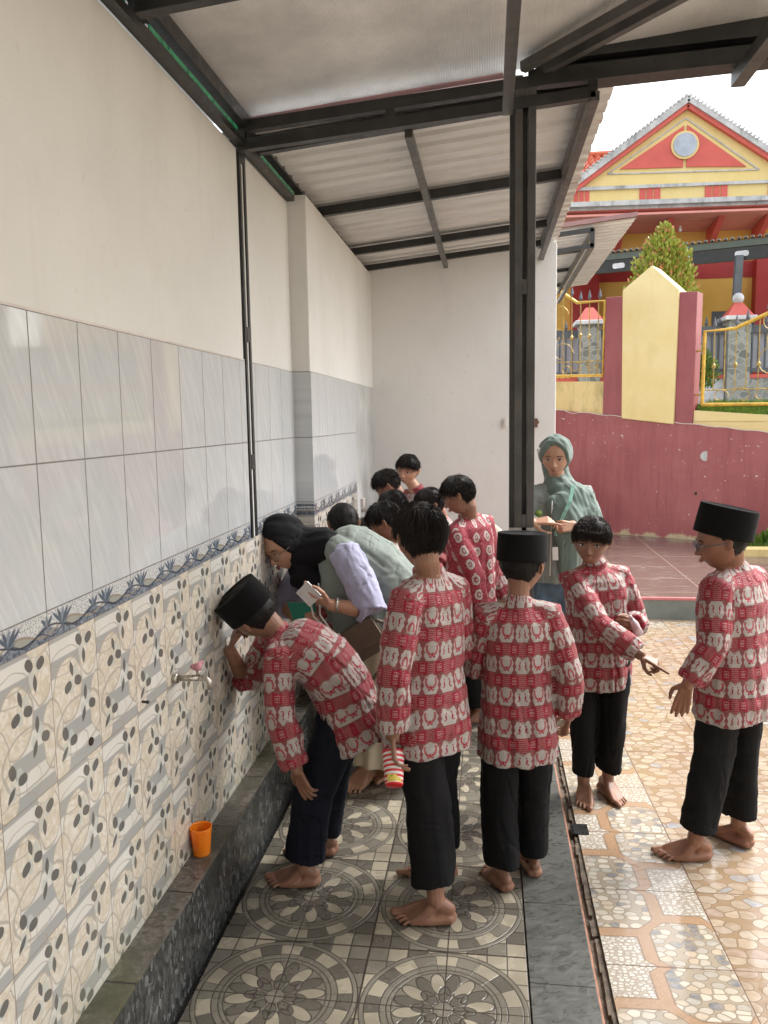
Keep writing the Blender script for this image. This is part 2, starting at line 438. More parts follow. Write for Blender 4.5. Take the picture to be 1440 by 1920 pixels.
def mat_terrace():
    m = Mat('brown terrace tile', .14); x, y, z = m.xyz(m.coord())
    a, b = m.fr(x/.6 + .3), m.fr(y/.6 + .2)
    n = m.noise(m.coord(), 3, 5); n2 = m.noise(m.vec(x*1.0, y*4.0, 0.), 5, 5)
    col = m.mix(n, (.105,.072,.062), (.165,.118,.10)); col = m.mix(m.rng(n2, .5, .7, 0, .55), col, (.28,.24,.22))
    g = m.mx(m.step(.49 - m.abs(a - .5), .006), m.step(.49 - m.abs(b - .5), .006))
    return m.out(m.mix(g, col, (.30,.22,.18)), m.rng(n, .3, .7, .08, .3))

def mat_corr(name, c1, c2, rust=.0):
    m = Mat(name, .42); o = m.coord(); x, y, z = m.xyz(o)
    n = m.noise(m.vec(x*.7, y*3.0, z), 3, 6, .65)
    col = m.mix(m.rng(n, .35, .65), c1, c2)
    if rust: col = m.mix(m.rng(m.noise(m.vec(x*1.5, y*6.0, 0.), 3.0, 4), .66, .72, 0, rust), col, (.42,.24,.10))
    m.b.inputs['Metallic'].default_value = .35
    return m.out(col, .42)

def mat_foil():
    m = Mat('foil roof insulation', .4); o = m.coord(); x, y, z = m.xyz(o)
    n = m.noise(o, 3, 5, .6); fine = m.noise(m.vec(x*1.0, y*.35, z), 160, 3, .7)
    rib = m.sin(x*700.0)
    col = m.mix(m.rng(n, .35, .65), (.58,.58,.57), (.80,.80,.79))
    m.b.inputs['Metallic'].default_value = .25
    m.bump(fine*.8 + rib*.25, .5, .004)
    return m.out(col, m.rng(fine, .3, .7, .32, .55))

def mat_rooftile():
    m = Mat('red clay roof tile', .3); o = m.coord(); x, y, z = m.xyz(o)
    r = m.noise(o, 9, 3); col = m.mix(r, (.45,.10,.05), (.62,.20,.11))
    return m.out(col, .28)

def mat_leaf(name, c1, c2, c3, f3=.8):
    m = Mat(name, .45); n = m.noise(m.coord(), 9, 2)
    geo = m.nt.nodes.new('ShaderNodeNewGeometry'); r = X(m, geo.outputs['Random Per Island'])
    col = m.mix(r, c1, c2); col = m.mix(r > f3, col, c3)
    m.b.inputs['Transmission Weight'].default_value = 0
    m.b.inputs['Subsurface Weight'].default_value = 0
    return m.out(col, .45)

def mat_stone():
    m = Mat('grey stone cladding', .6); o = m.coord()
    v = m.voro(o, 9, 'DISTANCE_TO_EDGE'); v1 = m.voro(o, 9)
    c = m.nt.nodes.new('ShaderNodeSeparateColor'); m.nt.links.new(v1.outputs['Color'], c.inputs[0])
    col = m.ramp(X(m, c.outputs[0]), [(0,(.16,.17,.16)),(.5,(.26,.27,.25)),(1,(.36,.36,.33))])
    return m.out(m.mix(m.rng(X(m, v.outputs['Distance']), .02, .06, 1, 0), col, (.42,.41,.38)), .6)

K = {}
K['plain_tiles'] = mat_plain_tiles(); K['border'] = mat_border(); K['pattern'] = mat_pattern_tiles()
K['medal'] = mat_medallion(); K['court'] = mat_court(); K['slate'] = mat_slate()
K['curb_top'] = mat_curb(True); K['curb_face'] = mat_curb(False)
K['plaster'] = mat_plaster('cream plaster', (.68,.672,.64), (.765,.758,.73), .25, 1.1, 16, .7, (.54,.52,.47), .35)
K['plaster_white'] = mat_plaster('white plaster', (.74,.735,.715), (.80,.795,.775), .10, 1.2, 16, .7, (.48,.45,.40), .3)
K['cement'] = mat_plaster('bare grey cement', (.40,.40,.39), (.58,.58,.57), .4, 3, 20, .8, (.25,.25,.25), .3)
K['red_wall'] = mat_redwall()
K['maroon'] = mat_plaster('maroon painted plaster', (.27,.065,.075), (.33,.09,.095), .5, 2, 14, .5, (.17,.03,.04), .2)
K['yellow'] = mat_plaster('pale yellow plaster', (.74,.58,.25), (.80,.66,.34), .3, 1.6, 12, .6, (.55,.40,.14), .1)
K['yellow_dirty'] = mat_plaster('mossy yellow plaster', (.66,.50,.21), (.74,.58,.28), .75, 2, 10, .6, (.25,.22,.08), .2)
K['house_yellow'] = mat_plaster('bright yellow house paint', (.76,.58,.22), (.82,.65,.30), .15, 1, 8, .6, (.55,.40,.12), .1)
K['house_yellow2'] = mat_plaster('ochre house paint', (.74,.44,.08), (.80,.50,.12), .15, 1, 8, .6, (.5,.3,.08), .1)
K['olive'] = mat_plaster('mustard veranda wall', (.34,.25,.04), (.42,.31,.06), .2, 1, 8, .6, (.2,.15,.04), .1)
K['house_red'] = simple('bright red paint', (.62,.11,.085), .5, .1, 3)
K['house_red_dark'] = simple('deep red paint', (.42,.035,.035), .5, .12, 3)
K['pink'] = simple('pink painted soffit', (.72,.30,.25), .6, .08, 3)
K['cornice'] = mat_plaster('weathered grey cornice', (.42,.42,.42), (.62,.62,.62), .75, 5, 12, .7, (.12,.12,.12), .4)
K['tile_white'] = simple('whitewashed tile edge', (.65,.65,.68), .5, .3, 6)
K['terrace'] = mat_terrace(); K['terrace_face'] = mat_plaster('grey green kerb face', (.16,.18,.16), (.24,.26,.235), .6, 4, 14, .6, (.08,.09,.07), .3)
K['pink_line'] = simple('pink kerb line', (.55,.18,.19), .4, .15, 6)
K['black_steel'] = simple('black painted steel', (.022,.022,.021), .38, .35, 12, bump=.05)
K['grey_steel'] = simple('worn dark grey steel', (.075,.072,.068), .40, .35, 9, bump=.06)
K['corr'] = mat_corr('corrugated steel underside', (.58,.58,.56), (.74,.74,.72), .6)
K['foil'] = mat_foil()
K['corr_red'] = simple('faded red sheet edge', (.30,.16,.155), .4, .2, 6)
K['green_daylight'] = simple('painted green daylight', (.03,.33,.16), .3, .4, 12)  # daylight in the gap under the roof, put into the colour
K['gold'] = simple('gold painted iron', (.62,.38,.06), .35, .25, 14, metal=.3)
K['gold_thin'] = simple('tarnished gold iron', (.42,.29,.08), .45, .35, 20, metal=.2)
K['dark_gutter'] = simple('wet dark grout', (.02,.02,.02), .3, .4, 20)
K['mortar'] = simple('broken mortar', (.12,.095,.07), .8, .5, 30, bump=.6, bsc=60)
K['brick_line'] = simple('terracotta tile edge', (.36,.17,.11), .6, .3, 30)
K['rooftile'] = mat_rooftile()
K['grey_iron'] = simple('grey blue iron', (.10,.11,.125), .5, .2, 6)
K['doorway_dark'] = simple('dark doorway', (.035,.03,.025), .6, .3, 4)
K['lilac_panel'] = simple('pale lilac panel', (.50,.49,.56), .5, .1, 3)
K['stone'] = mat_stone()
K['grass'] = simple('grass', (.09,.17,.02), .9, .5, 30)
K['leaf'] = mat_leaf('bush leaf', (.22,.28,.03), (.44,.46,.09), (.58,.26,.12), .86)
K['leaf_dark'] = mat_leaf('round bush leaf', (.05,.12,.015), (.17,.26,.03), (.30,.34,.06), .9)
K['bark'] = simple('bark', (.10,.07,.05), .9, .3, 20)
K['ground'] = simple('bare earth and paving', (.20,.18,.15), .8, .2, 1.0)
K['metal_bright'] = simple('dull chrome', (.45,.42,.37), .3, .25, 30, metal=.7)
K['pinkish'] = simple('pinkish plastic', (.50,.22,.25), .4, .2, 20)
K['paper_white'] = simple('white wall', (.8,.8,.79), .7, .05)
K['putty'] = simple('sealant bead', (.66,.60,.56), .6, .1, 10)
# ------------------------------------------------------------------ ground and floors
def sheet(name, mat, x0, x1, y0, y1, z, kind='structure', th=None):
    m = MB(); m.add([(x0,y0,z),(x1,y0,z),(x1,y1,z),(x0,y1,z)], [(0,1,2,3)])
    return tag(m.build(name, mat), kind=kind)
g = sheet('ground', K['ground'], -300, 300, -300, 300, -.06)
f = MB(); f.box(.105, 1.1005, -7, 5.1, -.05, 0); tag(f.build('tiled_floor', K['medal']), kind='structure')
f = MB(); f.box(1.104, 1.300, -7, 5.1, -.05, .002); tag(f.build('slate_edging', K['slate'], bevel=.002), kind='structure')
f = MB(); f.box(1.345, 9.0, -7.0, 5.66, -.05, 0); tag(f.build('courtyard_floor', K['court']), kind='structure')
f = MB(); f.box(1.303, 1.345, -7, 5.6, -.05, -.022); tag(f.build('floor_gap', K['mortar']), kind='structure')
f = MB(); f.box(1.300, 1.3065, -7, 5.1, -.045, -.004); tag(f.build('tile_edge_strip', K['brick_line']), kind='structure')
# crumbling mortar lumps in the gap
f = MB(); rr = random.Random(3)
yy = -1.0
while yy < 5.4:
    L = rr.uniform(.03, .13); w = rr.uniform(.010, .022); x0 = 1.345 - w - rr.uniform(0, .004)
    pts = [(x0 + rr.uniform(-.004,.004), yy), (1.346, yy + rr.uniform(-.004,.01)), (1.346, yy+L), (x0 + rr.uniform(-.004,.004), yy+L*rr.uniform(.8,1))]
    f.prism(pts, 'z', -.03, -.006 - rr.uniform(0, .005)); yy += L*rr.uniform(.75, 1.12)
tag(f.build('mortar_rubble', K['mortar'], fixn=True), kind='stuff')
f = MB(); f.box(1.325, 1.388, 2.062, 2.145, .0, .0035); f.box(1.318, 1.33, 2.07, 2.14, -.03, .0)
tag(f.build('drain_hole', K['dark_gutter']), kind='structure')
f = MB(); f.box(.083, .108, -7, 5.1, -.06, -.012); tag(f.build('gutter', K['dark_gutter']), kind='structure')
# curb under the taps
t = thing('washing_curb', (0,0,0), 'long low curb of mottled dark stone tiles running under the taps along the patterned wall', 'curb')
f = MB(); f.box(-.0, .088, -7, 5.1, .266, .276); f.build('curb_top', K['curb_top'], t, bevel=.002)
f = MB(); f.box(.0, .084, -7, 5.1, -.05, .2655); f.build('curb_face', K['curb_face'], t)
# terrace
f = MB(); f.box(1.50, 9.0, 5.665, 10.6, -.05, .182); tag(f.build('terrace', K['terrace']), kind='structure')
t = thing('terrace_kerb', (1.5, 5.65, 0), 'grey green raised kerb with a pink top line in front of the brown tiled terrace', 'kerb')
f = MB(); f.box(1.50, 9.0, 5.645, 5.6645, -.04, .165); f.build('kerb_face', K['terrace_face'], t)
f = MB(); f.box(1.50, 9.0, 5.640, 5.672, .1655, .186); f.build('kerb_line', K['pink_line'], t)

# ------------------------------------------------------------------ left wall
t = thing('tiled_wall', (0,2,0), 'long cream wall with pale grey tiles over a vine border and patterned tiles, on the left', 'wall')
SX = .092; SY = 2.893; YB = 5.1
def prof_wall(z0, z1, x=0., th=.0, y0=-2.5, y1=SY, step=SX):
    m = MB(); m.box(-.2, x, y0, y1, z0, z1); m.box(-.2, step + x, y1, YB, z0, z1); return m
m = MB()
# plaster with a slot for the wall post at y 2.09-2.19
m.box(-.2, .0, -7.0, 2.085, ZT, 2.765); m.box(-.2, -.03, 2.085, 2.185, ZBB, 2.765); m.box(-.2, .0, 2.185, SY, ZT, 2.765); m.box(-.2, SX, SY, YB, ZT, 2.80)
m.build('plaster', K['plaster'], t, bevel=.004)
m = MB(); m.box(-.15, .004, -7.0, 2.085, ZBT, ZT); m.box(-.15, .004, 2.185, SY, ZBT, ZT); m.box(-.15, SX+.004, SY-.004, 4.24, ZBT, ZT)
m.build('plain_tiles', K['plain_tiles'], t)
m = MB(); m.box(-.15, .004, -7.0, 2.085, ZBB, ZBT); m.box(-.15, .004, 2.185, SY, ZBB, ZBT); m.box(-.15, SX+.004, SY-.004, 4.24, ZBB, ZBT)
m.build('vine_border', K['border'], t)
m = MB(); m.box(-.15, .004, -7.0, SY, .2, ZBB); m.box(-.15, SX+.004, SY-.004, 4.24, .2, ZBB)
m.build('patterned_tiles', K['pattern'], t)
m = MB(); m.box(-.15, SX-.001, 4.24, YB, .2, ZT); m.build('cement_patch', K['cement'], t)
m = MB(); m.prism([(-7,ZT),(2.085,ZT),(2.085,ZT+.006),(-7,ZT+.006)], 'x', 0, .0035); m.build('grout_line', K['putty'], t)
# post let into the wall
t = thing('wall_post', (0, 2.13, 1.2), 'thin grey steel double post let into the cream wall below the roof truss', 'post')
for y in (2.094, 2.152):
    m = MB(); m.box(-.03, .008, y, y+.022, ZBB, 2.80); m.build('upright', K['black_steel'], t)
for z in (1.5, 2.02, 2.72):
    m = MB(); m.box(-.03, .009, 2.118, 2.150, z, z+.06); m.build('rung', K['black_steel'], t)
m = MB(); m.box(-.04, .002, 2.118, 2.15, ZBB, 2.76); m.build('plaster_strip', K['plaster'], t)
# back wall
t = thing('back_wall', (.8, YB, 0), 'plain white end wall behind the pupils, under the corrugated roof', 'wall')
m = MB(); m.prism([(-.2,0),(1.487,0),(1.487,2.975),(-.2,2.812)], 'y', YB, YB+.15); m.build('plaster', K['plaster_white'], t, bevel=.006)
m = MB(); m.box(1.30, 1.487, YB+.151, 9.6, 0, 2.9); m.build('return_wall', K['plaster_white'], t)
# little fittings on the end wall
m = MB(); m.box(1.090, 1.118, YB-.02, YB, 1.62, 1.69); m.box(1.096, 1.112, YB-.024, YB-.02, 1.635, 1.675)
tag(m.build('wall_socket', K['putty'], bevel=.003), 'small pale socket box on the white end wall just left of the black post', 'socket')
m = MB(); m.box(1.318, 1.352, YB-.03, YB, 1.618, 1.685); m.prism([(1.35,1.64),(1.362,1.65),(1.36,1.67),(1.35,1.67)], 'y', YB-.028, YB-.012)
tag(m.build('rusty_bracket', simple('rusty plate', (.16,.08,.06), .7, .4, 20)), 'rusty brown plate on the white end wall just right of the black post', 'bracket')

# ------------------------------------------------------------------ steel frame of the shelter
def rz(x): return .10*x
t = thing('roof_frame', (.7, 2.1, 2.8), 'black steel roof frame carrying the sheets over the wash place', 'roof frame')
m = MB()
for z in (2.745, 2.815):
    m.bar((0, 2.10, z+.028), (1.375, 2.10, z+.028+rz(1.3)*.85), .04, .042)
for x in (.02, .61, 1.365): m.bar((x, 2.10, 2.76+rz(x)*.85), (x, 2.10, 2.86+rz(x)*.85), .038, .034, up=(1,0,0))
m.build('truss', K['black_steel'], t, bevel=.002)
for y, h in ((2.24,.06),(3.31,.05),(4.36,.045),(4.95,.04)):
    m = MB(); m.bar((.05, y, 2.815), (1.36, y, 2.815+rz(1.31)), .038, h); m.build('purlin', K['black_steel'], t, bevel=.002)
m = MB(); m.bar((.665, 2.25, 2.835), (.665, 5.08, 2.835), .032, .032); m.build('batten', K['grey_steel'], t)
for z in (2.868, 2.955):
    m = MB(); m.bar((1.372, 2.08, z+.0), (1.372, 5.25, z+.0), .034, .034); m.build('edge_tube', K['grey_steel'], t, bevel=.002)
# along the left wall: two tubes with a strip between, painted green as the daylight showing through
m = MB(); m.bar((.018, -2.5, 2.783), (.018, SY, 2.783), .036, .026); m.bar((.03, -2.5, 2.862), (.03, SY+1.9, 2.862), .045, .05)
for y in (-1., .2, 1.12, 2.25): m.box(.01, .05, y, y+.05, 2.80, 2.84)
m.build('wall_plate', K['black_steel'], t)
m = MB(); m.box(.031, .035, -2.5, 1.05, 2.798, 2.814); m.box(.031, .035, 1.2, 2.0, 2.798, 2.814); m.box(.031, .035, 2.3, SY, 2.798, 2.814); m.build('daylight_strip', K['green_daylight'], t)
# near bay
for y in (-5., -3.8, -2.6, -1.4, -.2, 1.08):
    m = MB(); m.bar((.05, y, 2.80), (3.4, y, 2.80+rz(3.35)), .04, .05); m.build('purlin', K['black_steel'], t, bevel=.002)
m = MB(); m.bar((1.052, -2.5, 2.822), (1.052, 2.04, 2.822), .038, .038); m.build('long_tube', K['grey_steel'], t, bevel=.002)
m = MB(); m.bar((1.90, -2.5, 2.925), (1.90, 2.18, 2.925), .05, .05); m.build('long_tube', K['grey_steel'], t, bevel=.002)
m = MB()
for z in (2.945, 3.03): m.bar((1.13, 2.10, z), (3.6, 2.10, z+.10), .045, .06)
m.bar((1.18, 2.20, 3.035), (3.6, 2.20, 3.135), .12, .17)
m.build('cross_girder', K['black_steel'], t, bevel=.002)
m = MB()
for o_ in (-.022, .036):
    m.bar((1.13+o_, 2.08+o_, 2.975), (2.6+o_, .60+o_, 3.085), .03, .036)
for q in (.3, .65): m.bar((1.13+1.47*q-.02, 2.08-1.48*q-.02, 2.975+.11*q), (1.13+1.47*q+.036, 2.08-1.48*q+.036, 2.975+.11*q), .03, .03)
m.build('diagonal_brace', K['grey_steel'], t, bevel=.002)

t = thing('roof_post', (1.11, 2.10, 0), 'black steel post of two square tubes standing on the slate edge in the middle', 'post')
for x in (1.0955, 1.145):
    m = MB(); m.box(x-.015, x+.015, 2.082, 2.12, 0, 2.96); m.build('upright', K['grey_steel'], t, bevel=.002)
m = MB(); m.box(1.063, 1.080, 2.0835, 2.15, 0, 2.84); m.build('side_plate', K['black_steel'], t)
m = MB(); m.box(1.111, 1.1295, 2.112, 2.119, 0, 2.93); m.build('back_plate', K['black_steel'], t)
for z in (.45, 1.26, 2.165, 2.88):
    m = MB(); m.box(1.111, 1.1295, 2.084, 2.111, z, z+.055); m.build('rung', K['grey_steel'], t)
m = MB(); m.box(1.063, 1.161, 2.0775, 2.0815, 1.245, 1.262); m.box(1.112, 1.130, 2.0775, 2.0815, 1.21, 1.262)
m.build('tape', simple('clear tape', (.35,.35,.34), .2, .3, 40), t)

# ------------------------------------------------------------------ roof sheets
def corrugated(name, mat, x0, x1, y0, y1, z0, slope, pitch=.08, amp=.007, along='x', parent=None, ragged=0, th=.003, seed=1, zy=0):
    """trapezoid profile; ribs run along x"""
    m = MB(); r_ = random.Random(seed); ys = []; y = y0
    while y < y1:
        for q, h in ((0,0),(.55,0),(.65,1),(.9,1),(1.0,0)):
            if y + q*pitch <= y1 and (not ys or y+q*pitch > ys[-1][0]+1e-5): ys.append((y+q*pitch, h*amp))
        y += pitch
    n = len(ys); vs = []
    for k in (0, 1):
        for i, (yy, h) in enumerate(ys):
            e = x1 + (r_.uniform(-ragged, ragged) if ragged else 0)
            for xx in (x0, e): vs.append((xx, yy, z0 + slope*xx + zy*(yy-y0) + h + k*th))
    fs = []
    for i in range(n-1):
        a = 2*i; b = 2*(i+1); c = 2*n
        fs += [(a, a+1, b+1, b), (c+a, c+b, c+b+1, c+a+1), (a+1, c+a+1, c+b+1, b+1), (a, b, c+b, c+a)]
    m.add(vs, fs)
    return m.build(name, mat, parent)
t = thing('corrugated_roof', (.7, 3.6, 2.88), 'pale corrugated steel roof sheets of the far bay, seen from below, with a ragged right edge', 'roof')
for i, (a, b) in enumerate([(2.12, 3.73), (3.56, 5.36)]):
    corrugated('roof_sheet', K['corr'], -.25, 1.478 + .01*(i % 2), a, b, 2.842 + .005*(i%2), .10, parent=t, ragged=.004, seed=i, pitch=.135, amp=.014)
t = thing('insulated_roof', (1.5, 0, 3.0), 'grey foil lined roof of the near bay over the wash place', 'roof')
m = MB(); m.add([(-.15,-7,2.885),(3.6,-7,3.26),(3.6,2.16,3.26),(-.15,2.16,2.885),(-.15,-7,2.90),(3.6,-7,3.275),(3.6,2.16,3.275),(-.15,2.16,2.90)],  # lengthened unseen behind the viewer to darken the near bay
    [(0,1,2,3),(7,6,5,4),(0,4,5,1),(1,5,6,2),(2,6,7,3),(3,7,4,0)]); m.build('foil_lining', K['foil'], t)
m = MB(); m.add([(-.1,2.165,2.88),(1.04,2.165,2.985),(1.04,2.165,3.01),(-.1,2.165,2.905),(-.1,2.18,2.88),(1.04,2.18,2.985),(1.04,2.18,3.01),(-.1,2.18,2.905)],
    [(0,1,2,3),(7,6,5,4),(0,4,5,1),(1,5,6,2),(2,6,7,3),(3,7,4,0)]); m.build('red_edge', K['corr_red'], t)

# second canopy beyond the end wall
t = thing('far_canopy', (1.7, 6.4, 3.1), 'smaller corrugated canopy with black brackets beyond the white end wall', 'canopy')
corrugated('roof_sheet', K['corr'], 1.30, 2.21, 6.0, 9.4, 3.115, .10, parent=t, ragged=.004, seed=9, pitch=.13, amp=.012)
m = MB(); m.bar((1.3, 5.985, 3.27), (2.215, 5.985, 3.362), .02, .03); m.build('red_edge', K['corr_red'], t)
m = MB(); m.bar((1.49, 6.0, 3.075), (1.86, 6.0, 3.125), .035, .035); m.bar((1.49, 6.0, 3.215), (1.86, 6.0, 3.255), .035, .035); m.bar((1.85,6.0,3.11),(1.85,6.0,3.26),.035,.035,up=(1,0,0)); m.build('bracket', K['black_steel'], t)
for z in (3.12, 3.24):
    m = MB(); m.bar((1.85, 6.0, z), (1.85, 9.3, z), .035, .035); m.build('edge_tube', K['grey_steel'], t)
for y in (6.9, 7.9, 8.9):
    m = MB(); m.bar((1.49, y, 3.235), (1.85, y, 3.27), .035, .035); m.build('purlin', K['black_steel'], t)

# ------------------------------------------------------------------ taps, cup
t = thing('water_tap', (0, 1.222, .903), 'chrome tap with a pink handle on the patterned wall above the orange cup', 'tap')
m = MB(); m.tube([(.004,1.222,.903),(.018,1.222,.903)], .017, 12); m.tube([(.012,1.222,.903),(.085,1.225,.905)], .010, 10)
m.tube([(.075,1.225,.905),(.105,1.227,.905),(.118,1.228,.893),(.12,1.228,.868)], [.010,.010,.0095,.009], 10); m.tube([(.085,1.225,.91),(.085,1.225,.932)], .007, 8)
m.build('tap_body', K['metal_bright'], t, smooth=True)
m = MB(); m.tube([(.085,1.225,.930),(.083,1.225,.940),(.079,1.225,.950)], [.010,.016,.011], 10); m.tube([(.07,1.21,.944),(.09,1.25,.948)], .007, 8)
m.build('tap_handle', K['pinkish'], t, smooth=True)
m = MB(); m.tube([(0,.995,.910),(.02,.995,.909)], .004, 6); m.tube([(.018,.995,.909),(.024,.995,.909)], .005, 6)
tag(m.build('wall_plug', K['dark_gutter']), 'thin dark peg sticking out of the patterned wall left of the tap', 'peg')
m = MB(); m.lathe([(0,0),(.0105,0),(.0105,.003),(0,.003)], n=10, M=Matrix.Rotation(PI/2, 3, 'Y'), c=(.0045,.699,.916))
tag(m.build('pipe_hole', simple('rusty pipe end', (.03,.015,.012), .6, .4, 50)), 'small dark capped pipe hole in the patterned wall near the left edge', 'pipe hole')
def translucent(name, col, tr=.35, rough=.25):
    m = Mat(name, rough); m.b.inputs['Subsurface Weight'].default_value = tr; m.b.inputs['Subsurface Radius'].default_value = (.02,.012,.006)
    m.b.inputs['Subsurface Scale'].default_value = .3
    n = m.noise(m.coord(), 20, 2); return m.out(m.mix(n, col, tuple(c*.85 for c in col)), rough)
K['orange'] = translucent('orange plastic', (1.0,.27,.015), .8)
m = MB()
prof = [(0,0),(.024,0),(.026,.003),(.0335,.092),(.0345,.095),(.0325,.095),(.0315,.09),(.0245,.006),(0,.005)]
m.lathe([(a*1.08,b) for a,b in prof], (.0385, 1.305, .2765), 28)
tag(m.build('orange_cup', K['orange'], smooth=True), 'bright orange plastic cup standing on the curb against the patterned wall', 'cup')
# tap at the far end of the wall
t = thing('far_tap', (SX, 4.45, 1.05), 'small grimy tap with square plate on the bare cement end of the wall', 'tap')
m = MB(); m.box(SX, SX+.02, 4.40, 4.47, 1.085, 1.145); m.build('plate', K['putty'], t)
m = MB(); m.tube([(SX,4.43,1.06),(SX+.06,4.42,1.06),(SX+.075,4.42,1.03)], .012, 8); m.build('spout', K['metal_bright'], t)

# ------------------------------------------------------------------ red retaining wall and gate
A = Vector((1.87, 9.77, 0)); U = Vector((.872, -.489, 0)); N = Vector((.489, .872, 0))   # N points away from the viewer
def W(s, n, z): p = A + U*s + N*n; return (p.x, p.y, z)
def wprism(m, poly, n0, n1, mi=0):
    k = len(poly); vs = [W(s, n0, z) for s, z in poly] + [W(s, n1, z) for s, z in poly]
    return m.add(vs, [tuple(range(k)), tuple(range(2*k-1, k-1, -1))] + [(i, (i+1)%k, (i+1)%k+k, i+k) for i in range(k)], mi)
topz = lambda s: 1.789 - .118*s - .010*max(0, s)*0
t = thing('red_wall', tuple(A), 'stained red retaining wall below the yellow gate pillar', 'wall')
m = MB(); wprism(m, [(-1.5,0),(6.5,0),(6.5,topz(6.5)),(-1.5,topz(-1.5))], 0, .3); m.build('wall_face', K['red_wall'], t)
m = MB(); pts = []
for i in range(60):
    s = -.3 + i*.07; pts.append(W(s, -.008, topz(s) + .006*math.sin(i*1.3) - (.02 if 6 < i < 9 else 0)))
m.tube(pts, .005, 6); m.build('sealant_line', K['putty'], t)
m = MB(); m.lathe([(0,0),(.055,0),(.06,.006),(0,.008)], W(1.928,-.003,1.20), 14, M=Matrix.Rotation(PI/2,3,'X')); m.build('patched_spot', K['cement'], t)
m = MB(); m.lathe([(0,0),(.02,0),(.02,.004),(0,.004)], W(1.831,-.003,.749), 12, M=Matrix.Rotation(PI/2,3,'X')); m.build('weep_hole', K['dark_gutter'], t)
W_ = W; V_ = tuple
# upper yard ground
m = MB(); m.add([W(-8,.02,1.70),W(8,.02,1.56),W(8,30,1.9),W(-8,30,1.9)], [(0,1,2,3)]); tag(m.build('upper_yard', K['ground']), kind='structure')
m = MB(); wprism(m, [(1.78,1.5),(6.5,1.3),(6.5,1.75),(1.78,1.82)], .12, 1.8); tag(m.build('yard_verge', K['grass']), kind='structure')
# strip of grass at the foot, right
m = MB(); m.box(3.50, 9, 7.9, 8.6, .18, .2); tag(m.build('grass_bed', K['grass']), kind='structure')
m = MB(); m.box(3.35, 9, 7.70, 7.90, .18, .26); tag(m.build('bed_kerb', K['yellow_dirty']), 'mossy yellow kerb in front of the small grass bed', 'kerb')
rr = random.Random(8); m = MB()
for i in range(2600):
    x_, y_ = rr.uniform(3.5, 5.2), rr.uniform(7.92, 8.6); h_ = rr.uniform(.03,.09); a_ = rr.uniform(0, 6.28); w_ = .006
    m.add([(x_-w_*math.cos(a_), y_-w_*math.sin(a_), .2), (x_+w_*math.cos(a_), y_+w_*math.sin(a_), .2), (x_+rr.gauss(0,.02), y_+rr.gauss(0,.02), .2+h_)], [(0,1,2)])
for i in range(2600):
    s_ = rr.uniform(1.8, 3.6); n_ = rr.uniform(.15, 1.0); q_ = V_(W_(s_, n_, 1.80 - .03*(s_-1.8)*.9)); h_ = rr.uniform(.04,.10); a_ = rr.uniform(0, 6.28); w_ = .008
    m.add([(q_[0]-w_*math.cos(a_), q_[1]-w_*math.sin(a_), q_[2]), (q_[0]+w_*math.cos(a_), q_[1]+w_*math.sin(a_), q_[2]), (q_[0]+rr.gauss(0,.02), q_[1], q_[2]+h_)], [(0,1,2)])
tag(m.build('grass_blades', K['leaf_dark'], fixn=False), kind='stuff')
# gate pillar
t = thing('gate_pillar', W(1.23,.1,1.65), 'pale yellow pillar with a pointed top between two maroon side panels, on the red wall', 'pillar')
m = MB(); wprism(m, [(.905,1.66),(1.552,1.58),(1.577,3.18),(1.247,3.495),(.890,3.235)], -.035, .28); m.build('pillar_body', K['yellow'], t, bevel=.012)
m = MB(); wprism(m, [(.642,1.715),(.903,1.69),(.899,3.172),(.665,3.182)], .01, .22); m.build('side_panel', K['maroon'], t, bevel=.008)
m = MB(); wprism(m, [(1.554,1.60),(1.764,1.575),(1.781,3.135),(1.562,3.150)], .0, .24); m.build('side_panel', K['maroon'], t, bevel=.008)
m = MB(); wprism(m, [(-1.2,1.66),(.640,1.71),(.641,2.135),(-1.2,2.20)], .03, .16); tag(m.build('low_yellow_wall', K['yellow_dirty']), 'low mossy yellow wall under the small gold gate, left of the pointed pillar', 'wall')
m = MB(); wprism(m, [(1.766,1.55),(6.0,1.1),(6.0,1.40),(1.772,1.745)], .03, .16); tag(m.build('low_yellow_wall', K['yellow']), 'low plain yellow wall at the foot of the big gold gate, right of the pointed pillar', 'wall')

def scroll(m, cs, cz, r, n, a0, a1, off, th=.006, grow=.35):
    pts = []
    for i in range(13):
        q = i/12; a = a0 + (a1-a0)*q; rr_ = r*(1 - (1-grow)*q)
        pts.append(W(cs + rr_*math.cos(a), off, cz + rr_*math.sin(a)))
    m.tube(pts, th, 5)
def spear(m, s, off, z):
    m.tube([W(s,off,z), W(s,off,z+.02), W(s,off,z+.04), W(s,off,z+.14)], [.010,.010,.026,.002], 6)
def knot(m, s, off, z):
    m.tube([W(s,off,z-.035), W(s,off,z-.012), W(s,off,z+.012), W(s,off,z+.035)], [.006,.024,.024,.006], 6)
